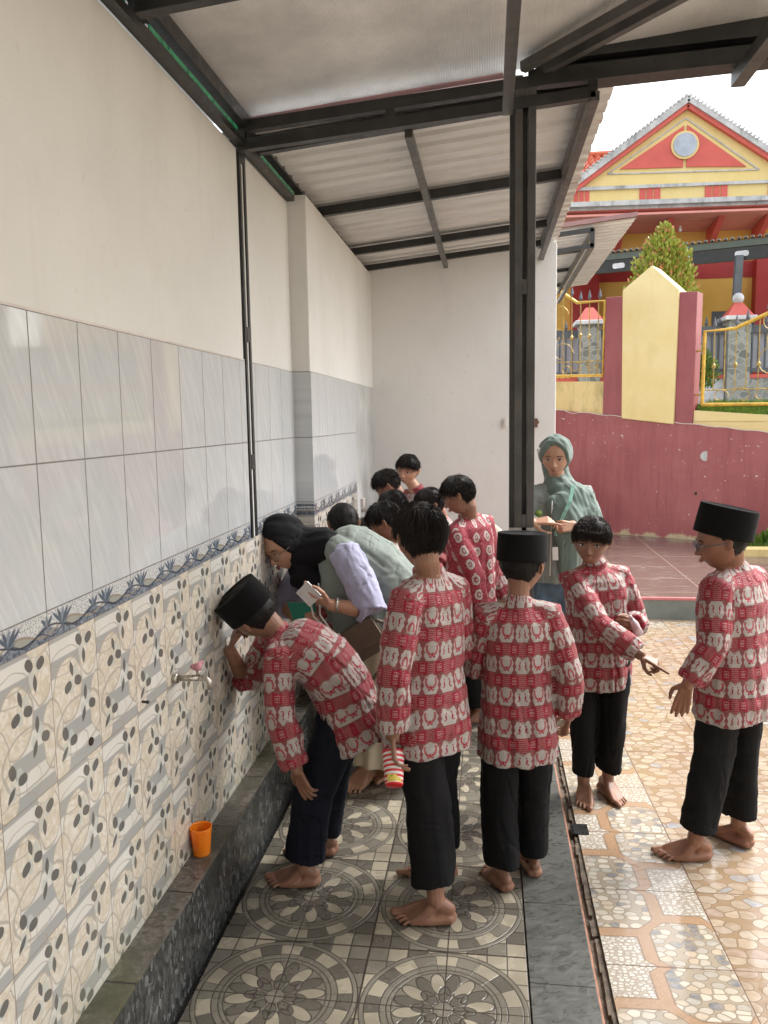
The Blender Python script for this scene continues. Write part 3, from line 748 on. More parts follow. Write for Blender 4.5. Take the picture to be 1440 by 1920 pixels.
# left gate leaf
t = thing('gold_gate', W(.3,.08,2.2), 'small gold iron gate leaf with scrolls, left of the pointed pillar', 'gate')
m = MB(); o = .08
m.tube([W(-.5,o,3.60), W(.09,o,3.275), W(.25,o,3.160), W(.630,o,3.150), W(.612,o,2.215), W(-.5,o,2.245)], .022, 8); m.build('gate_frame', K['gold'], t)
m = MB()
for s in (-.35,-.2,-.06,.06,.18,.30,.42,.54):
    ztop = 3.15 if s > .25 else 3.16 + (.25-s)*.62
    m.tube([W(s,o,2.22), W(s,o,ztop)], .007, 5)
m.tube([W(-.5,o,2.42), W(.62,o,2.40)], .007, 5); m.tube([W(.60,o,2.92), W(.68,o,2.92)], .014, 6); m.tube([W(.60,o,2.38), W(.68,o,2.38)], .014, 6)
for s in (.18,.42): knot(m, s, o, 2.72)
knot(m, .30, o, 2.74)
for cs, cz, r, a0, a1 in ((.0,3.02,.14,0,5),(-.02,2.75,.10,1,6),(.05,2.52,.16,0,5.5),(.25,2.36,.09,3,8),(.45,2.36,.09,0,-5),(.1,2.30,.07,0,6),(.5,2.28,.08,3,-2)): scroll(m, cs, cz, r, 0, a0, a1, o-.01)
m.build('gate_bars', K['gold_thin'], t)
for s in (.18,.42,.30,.56):
    m = MB(); spear(m, s, o, 3.17 if s > .2 else 3.24); m.build('spear_tip', K['grey_iron'], t)
# right gate leaf
t = thing('gold_gate', W(2.4,.08,1.8), 'large gold iron gate with a rising top rail, right of the pointed pillar', 'gate')
m = MB()
m.tube([W(1.849,o,1.81), W(1.858,o,2.672), W(2.19,o,2.678), W(2.56,o,2.83), W(3.4,o,3.25), W(3.4,o,1.79), W(1.849,o,1.81)], .022, 8)
m.build('gate_frame', K['gold'], t)
m = MB()
for i, s in enumerate((1.97,2.09,2.21,2.33,2.46,2.60,2.75,2.9,3.05,3.2)):
    ztop = 2.675 if s < 2.19 else 2.678 + (s-2.19)*.44
    m.tube([W(s,o,1.98), W(s,o,ztop)], .007, 5)
m.tube([W(1.85,o,1.98), W(3.4,o,1.98)], .007, 5); m.tube([W(1.76,o,2.45), W(1.86,o,2.45)], .014, 6); m.tube([W(1.76,o,1.93), W(1.86,o,1.93)], .014, 6)
for s in (1.97,2.21,2.46): knot(m, s, o, 2.26)
for cs, cz, r, a0, a1 in ((2.75,2.5,.26,1.5,7),(2.62,2.25,.24,1,5),(2.75,2.10,.22,2,-3),(2.05,1.90,.10,0,5),(2.3,1.90,.12,3,-2),(2.5,1.90,.10,0,5),(2.7,1.90,.1,3,-2),(2.6,2.72,.12,2,7)): scroll(m, cs, cz, r, 0, a0, a1, o-.01)
m.build('gate_bars', K['gold_thin'], t)
for s in (1.97,2.21,2.33,2.55):
    m = MB(); spear(m, s, o, 2.69 if s < 2.2 else 2.69 + (s-2.19)*.42); m.build('spear_tip', K['grey_iron'], t)

# ------------------------------------------------------------------ bushes
def leaf_cloud(name, mat, c, blobs, n, size, seed, parent, up=.5):
    r_ = random.Random(seed); m = MB(); c = Vector(c)
    for i in range(n):
        bx, by, bz, sx, sy, sz = blobs[r_.randrange(len(blobs))]
        d = Vector((r_.gauss(0,1), r_.gauss(0,1), r_.gauss(0,1))).normalized() * (r_.random()**.45)
        p = c + Vector((bx + d.x*sx, by + d.y*sy, bz + d.z*sz))
        ax = Vector((d.x*.8 + r_.gauss(0,.35), d.y*.8 + r_.gauss(0,.35), up + r_.random()*.6)).normalized()
        sd = ax.cross(Vector((r_.gauss(0,1), r_.gauss(0,1), r_.gauss(0,1)))).normalized()
        L = size*r_.uniform(.7,1.5); w = L*.26; nn = ax.cross(sd)*w*.35
        m.add([p, p+ax*L*.5+sd*w+nn, p+ax*L, p+ax*L*.5-sd*w+nn, p+ax*L*.5], [(0,1,4),(1,2,4),(2,3,4),(3,0,4)])
    return m.build(name, mat, parent, fixn=False)
t = thing('conical_bush', (3.50, 11.0, 1.9), 'tall pointed bush with yellow green and reddish leaves behind the yellow pillar', 'bush')
bl = [(.02,0,2.30,.09,.10,.16),(.0,0,2.12,.20,.18,.22),(.12,0,2.0,.20,.15,.22),(-.08,0,1.88,.24,.2,.25),(.10,0,1.75,.28,.2,.25),(-.05,0,1.6,.34,.24,.28),(.16,0,1.5,.24,.24,.26),(.14,0,1.2,.30,.24,.35),(-.05,0,1.0,.38,.3,.4),(0,0,.6,.4,.3,.5),(-.33,0,1.28,.12,.12,.25),(.30,0,1.35,.12,.12,.3),(.18,0,1.72,.10,.1,.22),(-.17,0,1.72,.1,.1,.2),(-.42,0,1.05,.12,.12,.2)]
leaf_cloud('crown', K['leaf'], (3.50,11.0,1.9), [(a*1.2-.06,b,c,d*1.3,e*1.2,f) for a,b,c,d,e,f in bl if c > .8], 13000, .060, 4, t, 1.1)
m = MB(); m.tube([(3.5,11,1.7),(3.51,11,2.8),(3.5,11.02,3.7)], [.05,.035,.01], 8); m.build('trunk', K['bark'], t)
t = thing('round_bush', (4.05, 11.6, 1.85), 'small round dark green bush behind the big gold gate', 'bush')
leaf_cloud('crown', K['leaf_dark'], (4.05,11.6,1.85), [(0,0,.62,.28,.24,.28),(.12,0,.45,.26,.24,.26),(-.1,0,.35,.25,.22,.3)], 3200, .045, 5, t, .6)
m = MB(); m.tube([(4.05,11.6,1.7),(4.06,11.6,2.3)], [.03,.015], 6); m.build('trunk', K['bark'], t)
# weeds by the terrace
t = thing('weed_tuft', (3.85, 8.2, .2), 'tuft of broad green weeds on the grass bed behind the boy with glasses', 'weeds')
leaf_cloud('leaves', K['leaf_dark'], (3.80,8.3,.2), [(0,0,.06,.12,.1,.06),(.3,0,.05,.1,.1,.05)], 90, .10, 6, t, 1.0)

# ------------------------------------------------------------------ the house
HY = 15.0
t = thing('gabled_house', (4.6, HY, 1.9), 'yellow and red house with a gabled front and clay tile roof behind the gate', 'house')
m = MB()
m.prism([(2.2,1.8),(9.0,1.8),(9.0,5.35),(2.2,5.35)], 'y', HY+1.0, HY+1.2); m.build('upper_wall', K['house_yellow2'], t)
m = MB(); m.prism([(2.3,5.68),(7.0,5.62),(6.95,5.93),(4.632,7.30),(2.3,5.72+.0)], 'y', HY, HY+.3)
m.build('gable', K['house_yellow'], t)
m = MB(); m.prism([(2.2,5.56),(9,5.50),(9,5.93),(2.2,6.0)], 'y', HY-.01, HY+.2); m.build('frieze', K['house_yellow'], t)
m = MB(); m.prism([(2.2,5.955),(9,5.885),(9,5.925),(2.2,6.02)], 'y', HY-.06, HY-.011); m.build('string_course', K['cornice'], t)
m = MB(); m.prism([(2.2,5.555),(9,5.46),(9,5.60),(2.2,5.70)], 'y', HY-.14, HY-.011); m.prism([(2.2,5.62),(9,5.53),(9,5.61),(2.2,5.71)], 'y', HY-.22, HY-.1405); m.build('cornice', K['cornice'], t)
# triangles
m = MB(); m.prism([(3.44,6.31),(4.585,6.285),(4.585,7.02)], 'y', HY-.03, HY-.005); m.prism([(4.645,6.285),(5.71,6.235),(4.645,7.03)], 'y', HY-.03, HY-.005)
m.build('red_triangles', K['house_red'], t)
m = MB(); m.lathe([(0,0),(.25,0),(.25,.03),(0,.03)], (4.605,HY-.032,6.668), 32, M=Matrix.Rotation(PI/2,3,'X')); m.build('round_surround', K['house_yellow'], t)
m = MB(); m.lathe([(0,0),(.21,0),(.21,.02),(0,.02)], (4.605,HY-.063,6.668), 32, M=Matrix.Rotation(PI/2,3,'X'))
m.build('round_window', mat_plaster('grey marble disc', (.34,.38,.46), (.46,.50,.58), .3, 5, 10, .25), t)
m = MB()
L3 = [(3.22,6.235),(4.62,7.155),(5.94,6.17)]
for a_, b_ in ((0,1),(1,2),(2,0)): m.bar((L3[a_][0],HY-.012,L3[a_][1]), (L3[b_][0],HY-.012,L3[b_][1]), .015, .022)
m.build('incised_line', K['cornice'], t)
for xa, xb, za, zb in ((2.59,2.90,5.73,5.975),(3.80,4.20,5.695,5.955),(4.985,5.405,5.66,5.915),(6.1,6.5,5.64,5.89)):
    m = MB()
    for i in range(3):
        x_ = xa + (xb-xa)*i/3; m.prism([(x_+.01,za),(x_+(xb-xa)/3-.012,za),(x_+(xb-xa)/3-.012,zb),(x_+.01,zb)], 'y', HY-.03, HY-.011)
    m.build('red_slats', K['house_red'], t)
# verge boards
m = MB()
for sgn, ex in ((-1, 1.9), (1, 7.3)):
    dx = abs(ex-4.632); z_ = 7.40 - .69*dx
    m.bar((4.632, HY-.06, 7.36), (ex, HY-.06, z_-.04), .10, .09)
m.build('red_verge', K['house_red'], t)
m = MB()
for sgn, ex in ((-1, 1.9), (1, 7.3)):
    dx = abs(ex-4.632); z_ = 7.49 - .69*dx
    m.bar((4.632, HY+.0, 7.455), (ex, HY+.0, z_-.03), .30, .10)
    for i in range(40):
        q = i/40; x_ = 4.632 + (ex-4.632)*q; m.bar((x_, HY-.10, 7.50-.69*abs(x_-4.632)), (x_+(ex-4.632)/44, HY-.10, 7.525-.69*abs(x_-4.632)), .12, .03)
m.build('verge_tiles', K['cornice'], t)
# clay roof: main roof behind the gable, running left-right
def clay(m, x0, x1, yb, zb, yt, zt, rows, pitch):
    n = int((x1-x0)/pitch)
    for r in range(rows):
        q0, q1 = r/rows, (r+1.12)/rows
        ya, za = yb+(yt-yb)*q0, zb+(zt-zb)*q0+.035; y2, z2 = yb+(yt-yb)*q1, zb+(zt-zb)*q1
        vs = []; seg = 4
        for i in range(n*seg+1):
            x = x0 + pitch*i/seg; h = .045*math.sin(2*PI*i/seg)
            vs += [(x, ya, za+h), (x, y2, z2+h)]
        m.add(vs, [(2*i, 2*i+2, 2*i+3, 2*i+1) for i in range(n*seg)])
        m.add([(p[0], p[1], p[2]) for p in vs[::2]] + [(p[0], p[1]+.01, p[2]-.05) for p in vs[::2]], [(i, i+1, n*seg+2+i, n*seg+1+i) for i in range(n*seg)])
m = MB(); clay(m, .8, 3.9, HY+.25, 5.75, HY+4.2, 7.86, 17, .16); clay(m, 5.3, 9.0, HY+.25, 5.60, HY+4.2, 7.56, 17, .16)
m.build('clay_roof', K['rooftile'], t, fixn=False, smooth=False)
m = MB(); m.tube([(.8,HY+4.2,7.91),(4.4,HY+4.2,7.89)], .07, 8); m.tube([(5.0,HY+4.2,7.62),(9.0,HY+4.2,7.60)], .07, 8); m.build('ridge', K['rooftile'], t)
m = MB()
for sgn in (-1, 1):
    m.add([(4.632,HY+.1,7.42),(4.632+sgn*2.6,HY+.1,7.42-.69*2.6),(4.632+sgn*2.6,HY+2.4,7.42-.69*2.6+.1),(4.632,HY+3.4,7.42)], [(0,1,2,3)])
m.build('gable_roof', K['rooftile'], t)
# soffit and brackets
m = MB(); m.prism([(2.0,5.44),(9,5.36),(9,5.40),(2.0,5.48)], 'y', HY-.2, HY+1.0)
m.add([(2.0,HY-.19,5.555),(9,HY-.19,5.46),(9,HY+1.0,5.28),(2.0,HY+1.0,5.36)], [(0,1,2,3)]); m.build('soffit', K['pink'], t)
for x_ in (3.55, 4.42, 5.34, 6.2):
    m = MB(); m.add([(x_-.05,HY+.05,5.40),(x_+.05,HY+.05,5.40),(x_+.05,HY+1,5.32),(x_-.05,HY+1,5.32),(x_-.05,HY+1,4.86),(x_+.05,HY+1,4.86)], [(0,1,2,3),(0,4,5,1),(2,5,4,3),(0,3,4),(1,5,2)]); m.build('bracket', K['house_red'], t)
m = MB(); m.lathe([(0,0),(.03,.02),(.035,.05),(.02,.08),(.02,.12),(0,.12)], (4.66,HY+.4,5.20), 10); m.build('bulb', simple('lamp glass', (.8,.8,.78), .2), t, smooth=True)
# ground floor
m = MB(); m.box(2.0, 9, HY+1.9, HY+2.1, 1.8, 5.2); m.build('veranda_wall', K['olive'], t)
m = MB(); m.box(2.2, 9, HY+.98, HY+1.9, 4.40, 4.72); m.build('red_beam', K['house_red_dark'], t)
for x0, x1 in ((2.66,3.20),(6.2,6.72)):
    m = MB(); m.box(x0, x1, HY+.75, HY+1.1, 1.8, 4.72); m.build('red_column', K['house_red_dark'], t)
for cx, w in ((3.9,.62),(5.65,.78)):
    m = MB(); pts = []; 
    for i in range(11): a = rad(35+11*i); pts.append((cx - w*math.cos(a)/.82*.9, 3.55 + .30*math.sin(a)))
    for i in range(10): m.bar((pts[i][0],HY+1.86,pts[i][1]+.02), (pts[i+1][0],HY+1.86,pts[i+1][1]+.02), .06, .13)
    m.build('window_arch', K['cornice'], t)
    m = MB()
    for i in range(10): m.bar((pts[i][0],HY+1.84,pts[i][1]+.105), (pts[i+1][0],HY+1.84,pts[i+1][1]+.105), .08, .05)
    m.build('arch_trim', K['house_red_dark'], t)
m = MB(); m.box(4.55, 5.6, HY+1.87, HY+1.899, 1.9, 3.5); m.build('dark_opening', K['doorway_dark'], t)  # flat near-black panel painted as the shade inside the opening
m = MB(); m.box(5.45, 6.2, HY+.99, HY+1.05, 1.85, 3.75); m.build('grey_shutter', K['grey_iron'], t)
m = MB(); m.box(2.9, 3.05, HY+.99, HY+1.05, 1.9, 3.7); m.build('grey_shutter', K['grey_iron'], t)
# porch roof with dark green fascia, in front
t = thing('porch_roof', (4.5, 12.9, 4.3), 'dark grey green porch roof edge with white oval cut-outs in front of the house', 'porch')
pL, pR = Vector((1.9, 14.0, 4.28)), Vector((7.4, 11.6, 4.20))
m = MB(); m.bar(pL+Vector((0,0,.16)), pR+Vector((0,0,.16)), .08, .10); m.build('fascia', simple('grey green fascia', (.10,.12,.10), .5), t)
m = MB(); m.bar(pL, pR, .05, .20); m.build('beam', K['black_steel'], t)
m = MB(); dd = (pR-pL)
nv = 60
for i in range(nv):
    p = pL + dd*(i/nv); q_ = pL + dd*((i+.5)/nv); m.bar(p+Vector((0,-.04,.24)), q_+Vector((0,-.04,.25)), .12, .02)
bk = Vector((.9,2.2,.5)); m.add([pL+Vector((0,0,.23)), pR+Vector((0,0,.23)), pR+bk, pL+bk], [(0,1,2,3)])
m.build('wavy_sheet', simple('dull grey sheet', (.16,.16,.15), .5, .3), t)
dn = dd.normalized()
for q in (.155,.24,.33,.42,.565,.655,.735,.815,.9):
    p = pL + dd*q; m = MB()
    fr_ = Vector((dn.y, -dn.x, 0))
    pts = [];
    for k in range(16):
        a = 2*PI*k/16; cx_ = .07*(1 if math.cos(a) > 0 else -1) + .035*math.cos(a)
        pts.append(p + dn*cx_ + Vector((0,0,.045*math.sin(a))))
    off = Vector((-.389,-.0,0)); nrm = Vector((dn.y,-dn.x,0));
    if nrm.y > 0: nrm = -nrm
    m.add([v + nrm*.028 for v in pts] + [v + nrm*.036 for v in pts], [tuple(range(16)), tuple(range(31,15,-1))] + [(k,(k+1)%16,16+(k+1)%16,16+k) for k in range(16)])
    m.build('oval_cutout', K['tile_white'], t)
m = MB(); m.bar((4.95,12.6,4.2), (4.93,12.6,3.5), .11, .11, up=(0,1,0)); m.bar((4.93,12.6,3.5),(4.93,12.6,3.35),.06,.06,up=(0,1,0)); m.build('post', K['grey_iron'], t)
# yard fence and stone piers
for nm, px_, tone in (('stone_pier', 4.93, 'stone clad pier with a red pyramid cap and a white ball under the porch post'), ('stone_pier', 2.62, 'pier with a red pyramid cap seen through the small gold gate')):
    t = thing(nm, (px_, 12.5, 1.8), tone, 'pier')
    m = MB(); m.box(px_-.17, px_+.17, 12.35, 12.68, 1.7, 3.17); m.build('shaft', K['stone'], t)
    m = MB(); m.box(px_-.24, px_+.24, 12.28, 12.75, 3.17, 3.235); m.build('cap_slab', K['tile_white'], t, bevel=.01)
    m = MB(); m.add([(px_-.2,12.32,3.236),(px_+.2,12.32,3.236),(px_+.2,12.71,3.236),(px_-.2,12.71,3.236),(px_-.06,12.46,3.45),(px_+.06,12.46,3.45),(px_+.06,12.57,3.45),(px_-.06,12.57,3.45)], [(0,1,5,4),(1,2,6,5),(2,3,7,6),(3,0,4,7),(4,5,6,7)])
    m.build('pyramid_cap', K['house_red'], t)
    if px_ > 4:
        m = MB(); m.lathe([(.09*math.sin(PI*i/8), -.09*math.cos(PI*i/8)) for i in range(9)], (px_, 12.5, 3.52), 14); m.build('ball', K['tile_white'], t, smooth=True)
for x0, x1, lab in ((1.2,2.44,'grey iron yard fence with pale panels seen through the small gold gate'),(2.81,4.75,'grey iron yard fence with pale panels behind the pillar and bush'),(5.12,8.5,'grey iron yard fence with pale panels right of the stone pier')):
    t = thing('yard_fence', ((x0+x1)/2, 12.5, 1.9), lab, 'fence')
    m = MB(); m.box(x0, x1, 12.49, 12.53, 2.98, 3.10); m.box(x0, x1, 12.49, 12.53, 2.36, 2.42); m.build('rails', K['grey_iron'], t)
    m = MB(); n_ = int((x1-x0)/.10)
    for i in range(n_): x_ = x0 + .05 + i*.10; m.box(x_-.012, x_+.012, 12.495, 12.525, 2.3, 3.10)
    for i in range(0, n_, 2): x_ = x0 + .05 + i*.10; m.tube([(x_,12.51,3.10),(x_,12.51,3.14),(x_,12.51,3.26)], [.012,.03,.003], 6)
    m.build('bars', K['grey_iron'], t)
    m = MB(); m.box(x0, x1, 12.56, 12.58, 2.42, 2.98); m.build('pale_panel', K['lilac_panel'], t)
    m = MB(); m.box(x0, x1, 12.46, 12.60, 2.26, 2.32); m.build('red_rail', K['house_red'], t)
    m = MB(); m.box(x0, x1, 12.47, 12.59, 1.8, 2.26); m.build('base_wall', K['stone'] if x0 > 5 else K['tile_white'], t)
# things beyond the picture that bound the light: distant wall on the far right and a wall added behind the viewer
t = thing('neighbour_wall', (9.3, 2, 0), 'pale yellow boundary wall beyond the courtyard, outside the picture on the right', 'wall')
m = MB(); m.box(9.2, 9.4, -6, 7.5, 0, 1.9); m.build('wall_face', K['yellow'], t)

t = thing('rear_shade_wall', (3, -7.2, 0), 'cream building wall added behind the viewer to darken the shelter, outside the picture', 'blocker')
m = MB(); m.box(-.2, 7.5, -7.3, -7.0, 0, 4.2); m.build('wall_face', K['plaster'], t)  # unseen wall, added to cut the light from behind the viewer
# ------------------------------------------------------------------ camera, light, world
cam = bpy.data.cameras.new('camera'); co = bpy.data.objects.new('camera', cam); COL.objects.link(co)
yaw, pitch, roll = .1317, .1161, -.0161
cy_, sy_, cp_, sp_ = math.cos(yaw), math.sin(yaw), math.cos(pitch), math.sin(pitch)
fv = Vector((-sy_*cp_, cy_*cp_, -sp_)); rv = Vector((cy_, sy_, 0)); uv_ = rv.cross(fv)
r2 = rv*math.cos(roll) + uv_*math.sin(roll); u2 = -rv*math.sin(roll) + uv_*math.cos(roll)
Mx = Matrix((r2, u2, -fv)).transposed().to_4x4(); Mx.translation = Vector((.9814, -1.0761, 1.6963)); co.matrix_world = Mx
cam.sensor_fit = 'VERTICAL'; cam.sensor_height = 36; cam.lens = 36*1487.83/1920; cam.clip_end = 1000; cam.clip_start = .05
scn.camera = co
w = bpy.data.worlds.new('World'); scn.world = w; w.use_nodes = True; nt = w.node_tree
sky = nt.nodes.new('ShaderNodeTexSky'); sky.sky_type = 'NISHITA'; sky.sun_disc = False
SE, SA = rad(52), rad(62)          # sun elevation, azimuth from +Y towards +X
sky.sun_elevation = SE; sky.sun_rotation = SA; sky.air_density = 1.6; sky.dust_density = 4.0; sky.ozone_density = .6
hs = nt.nodes.new('ShaderNodeHueSaturation'); hs.inputs['Saturation'].default_value = .30
bg = nt.nodes['Background']; bg.inputs['Strength'].default_value = .15
nt.links.new(sky.outputs[0], hs.inputs['Color']); nt.links.new(hs.outputs[0], bg.inputs[0])
sl = bpy.data.lights.new('sun', 'SUN'); sl.energy = 1.0; sl.angle = rad(25); sl.color = (1, .985, .96)
so = bpy.data.objects.new('sun', sl); COL.objects.link(so)
sd = Vector((math.sin(SA)*math.cos(SE), math.cos(SA)*math.cos(SE), math.sin(SE)))
so.rotation_euler = sd.to_track_quat('Z', 'Y').to_euler()
scn.view_settings.view_transform = 'Standard'; scn.view_settings.look = 'None'; scn.view_settings.exposure = 1.62; scn.view_settings.gamma = 1
scn.cycles.max_bounces = 6; scn.cycles.diffuse_bounces = 4; scn.cycles.glossy_bounces = 3
# ------------------------------------------------------------------ people: tools
V = Vector
def lerp(a, b, t): return a + (b - a) * t
def smooth01(t): t = max(0., min(1., t)); return t*t*(3-2*t)
def basis(f, u):
    """right, forward, up from a forward and rough up"""
    f = V(f).normalized(); u = V(u); r = f.cross(u).normalized(); u = r.cross(f).normalized(); return r, f, u
def limb(mb, pts, rad_, n=14, ref=(1,0,0), flat=(False, False), sup=2.0):
    """loft along pts; radii floats or (a along ref, b across). Rounded ends unless flat"""
    pts = [V(p) for p in pts]; ref = V(ref); R = [(r, r) if not isinstance(r, (tuple, list)) else r for r in rad_]
    P = []; Q = []
    t0 = (pts[1]-pts[0]).normalized(); t1 = (pts[-1]-pts[-2]).normalized()
    if not flat[0]:
        for q in (1.0, .8, .45): 
            c = math.sqrt(max(0, 1-q*q)) if q < 1 else .12; P.append(pts[0] - t0*(q*min(R[0]))); Q.append((R[0][0]*c, R[0][1]*c, t0))
    for i, p in enumerate(pts):
        t = (pts[min(i+1,len(pts)-1)] - pts[max(i-1,0)]).normalized(); P.append(p); Q.append((R[i][0], R[i][1], t))
    if not flat[1]:
        for q in (.45, .8, 1.0):
            c = math.sqrt(max(0, 1-q*q)) if q < 1 else .12; P.append(pts[-1] + t1*(q*min(R[-1]))); Q.append((R[-1][0]*c, R[-1][1]*c, t1))
    base = len(mb.v)
    for p, (a, b, t) in zip(P, Q):
        x = ref - t*ref.dot(t)
        if x.length < .05: x = t.orthogonal()
        x.normalize(); y = t.cross(x)
        for k in range(n):
            an = 2*PI*k/n; ca, sa = math.cos(an), math.sin(an)
            if sup != 2.0: ca = math.copysign(abs(ca)**(2/sup), ca); sa = math.copysign(abs(sa)**(2/sup), sa)
            mb.v.append(tuple(p + x*(ca*a) + y*(sa*b)))
    m = len(P)
    for i in range(m-1):
        for k in range(n):
            k2 = (k+1) % n; mb.f.append((base+i*n+k, base+i*n+k2, base+(i+1)*n+k2, base+(i+1)*n+k)); mb.m.append(0)
    mb.f.append(tuple(base+k for k in range(n))[::-1]); mb.f.append(tuple(base+(m-1)*n+k for k in range(n))); mb.m += [0, 0]
def blob(mb, c, r, M=None, n=12):
    """ellipsoid, r=(x,y,z), M = (right, fwd, up)"""
    c = V(c); rx, ry, rz_ = r; M = M or (V((1,0,0)), V((0,1,0)), V((0,0,1))); base = len(mb.v); mm = n//2 + 1
    for i in range(mm+1):
        th = PI*i/mm; st = max(math.sin(th), .03)
        for k in range(n):
            a = 2*PI*k/n; mb.v.append(tuple(c + M[0]*(rx*st*math.cos(a)) + M[1]*(ry*st*math.sin(a)) + M[2]*(rz_*math.cos(th))))
    for i in range(mm):
        for k in range(n):
            k2 = (k+1) % n; mb.f.append((base+i*n+k, base+(i+1)*n+k, base+(i+1)*n+k2, base+i*n+k2)); mb.m.append(0)
    mb.f.append(tuple(base+k for k in range(n))); mb.f.append(tuple(base+mm*n+k for k in range(n))[::-1]); mb.m += [0, 0]
def orient(mb):
    me = bpy.data.meshes.new('tmp'); me.from_pydata(mb.v, [], mb.f)
    bm = bmesh.new(); bm.from_mesh(me); bmesh.ops.recalc_face_normals(bm, faces=bm.faces); bm.to_mesh(me); bm.free(); return me
def union(mb, vox, sm=3, fac=.5):
    """voxel union of all closed shapes -> (verts array, faces list)"""
    me = orient(mb); o = bpy.data.objects.new('tmp', me); COL.objects.link(o)
    md = o.modifiers.new('r', 'REMESH'); md.mode = 'VOXEL'; md.voxel_size = vox; md.adaptivity = 0
    if sm: s = o.modifiers.new('s', 'SMOOTH'); s.factor = fac; s.iterations = sm
    dg = bpy.context.evaluated_depsgraph_get(); dg.update(); e = o.evaluated_get(dg); m2 = bpy.data.meshes.new_from_object(e)
    bpy.data.objects.remove(o); bpy.data.meshes.remove(me)
    return m2
def co_of(me):
    a = np.empty(len(me.vertices)*3, dtype=np.float32); me.vertices.foreach_get('co', a); return a.reshape(-1, 3)
def no_of(me):
    a = np.empty(len(me.vertices)*3, dtype=np.float32); me.vertex_normals.foreach_get('vector', a); return a.reshape(-1, 3)
def set_co(me, a): me.vertices.foreach_set('co', a.astype(np.float32).ravel()); me.update()
def place(me, name, mats, parent, smooth=True):
    if not isinstance(mats, (list, tuple)): mats = [mats]
    for m in mats: me.materials.append(m)
    me.name = name
    if smooth: me.polygons.foreach_set('use_smooth', [True]*len(me.polygons))
    a = co_of(me) - np.array(parent.location, dtype=np.float32); set_co(me, a)
    o = bpy.data.objects.new(name, me); COL.objects.link(o); o.parent = parent; return o
def putmb(mb, name, mats, parent, smooth=True):
    o = mb.build(name, mats, None, smooth=smooth); a = co_of(o.data) - np.array(parent.location, dtype=np.float32); set_co(o.data, a); o.parent = parent; return o
def vnoise(P, sc, seed=0.):
    """cheap smooth noise on an array: sum of sines in random directions"""
    r_ = np.random.RandomState(int(seed*13+5)); out = np.zeros(len(P))
    for i in range(7):
        d = r_.normal(size=3); d /= np.linalg.norm(d); out += np.sin((P @ (d*np.array(sc)*(1+.45*i)*2.2)) + r_.uniform(0, 6.28) + 1.3*np.sin(P @ (r_.normal(size=3)*np.array(sc)*.8)))/(1+.3*i)
    return out/3.0

# ------------------------------------------------------------------ head
def skull(x, y, z):
    """unit direction -> point of the bare head, in units of head height (chin -.5, crown .5)"""
    px, py, pz = .375*x, .455*y, .5*z
    if z < 0:
        s = smooth01(-z*1.15); px *= 1 - .27*s
        if y < 0: py *= 1 - .42*s
        else: py *= 1 - .04*s
        if y > 0: pz *= 1 + .03*y
    else:
        px *= 1 + .04*math.sin(z*PI)
    if y > .35: py *= 1 - .07*(y-.35)/.65
    return px, py, pz
def skull_grid(fn, nu=40, nv=30):
    vs = []; fs = []
    for i in range(nv+1):
        th = PI*i/nv
        for k in range(nu):
            a = 2*PI*k/nu; st = max(math.sin(th), .01); vs.append(fn(st*math.cos(a), st*math.sin(a), math.cos(th)))
    for i in range(nv):
        for k in range(nu):
            k2 = (k+1) % nu; fs.append((i*nu+k, (i+1)*nu+k, (i+1)*nu+k2, i*nu+k2))
    fs.append(tuple(range(nu))); fs.append(tuple(nv*nu+k for k in range(nu))[::-1]); return vs, fs
def headpt(H, x, y, z): return H['c'] + (H['r']*x + H['f']*y + H['u']*z)*H['h']
def add_head(mb, H, ears=True):
    h = H['h']; M = (H['r'], H['f'], H['u']); hp = lambda x, y, z: headpt(H, x, y, z)
    def fn(x, y, z):
        px, py, pz = skull(x, y, z)
        if y > 0:                                           # eye sockets
            for sx in (-1, 1):
                d = ((px - sx*.15)/.10)**2 + ((pz - .0)/.06)**2; py -= .035*math.exp(-d)
                d = ((px - sx*.20)/.09)**2 + ((pz + .15)/.09)**2; py += .018*math.exp(-d)
            d = (px/.20)**2 + ((pz - .10)/.035)**2; py += .010*math.exp(-d)
            d = (px/.10)**2 + ((pz + .42)/.06)**2; py += .030*math.exp(-d)
            d = (px/.13)**2 + ((pz + .27)/.07)**2; py += .030*math.exp(-d)
        return tuple(hp(px, py, pz))
    vs, fs = skull_grid(fn); mb.add(vs, fs)
    limb(mb, [hp(0,.395,.04), hp(0,.425,-.08), hp(0,.460,-.150)], [.026*h,.032*h,.042*h], 10, H['r'])
    for s in (-1, 1): blob(mb, hp(s*.052,.425,-.165), (.036*h,.036*h,.03*h), M, 8)
    blob(mb, hp(0,.412,-.270), (.090*h,.032*h,.020*h), M, 10); blob(mb, hp(0,.408,-.308), (.072*h,.032*h,.022*h), M, 10)
    if ears:
        for s in (-1, 1):
            blob(mb, hp(s*.385,-.03,-.02), (.035*h,.075*h,.115*h), (H['r'], (H['f']-H['r']*s*.55).normalized(), H['u']), 10)
            blob(mb, hp(s*.405,-.055,.02), (.028*h,.065*h,.075*h), (H['r'], (H['f']-H['r']*s*.7).normalized(), H['u']), 10)
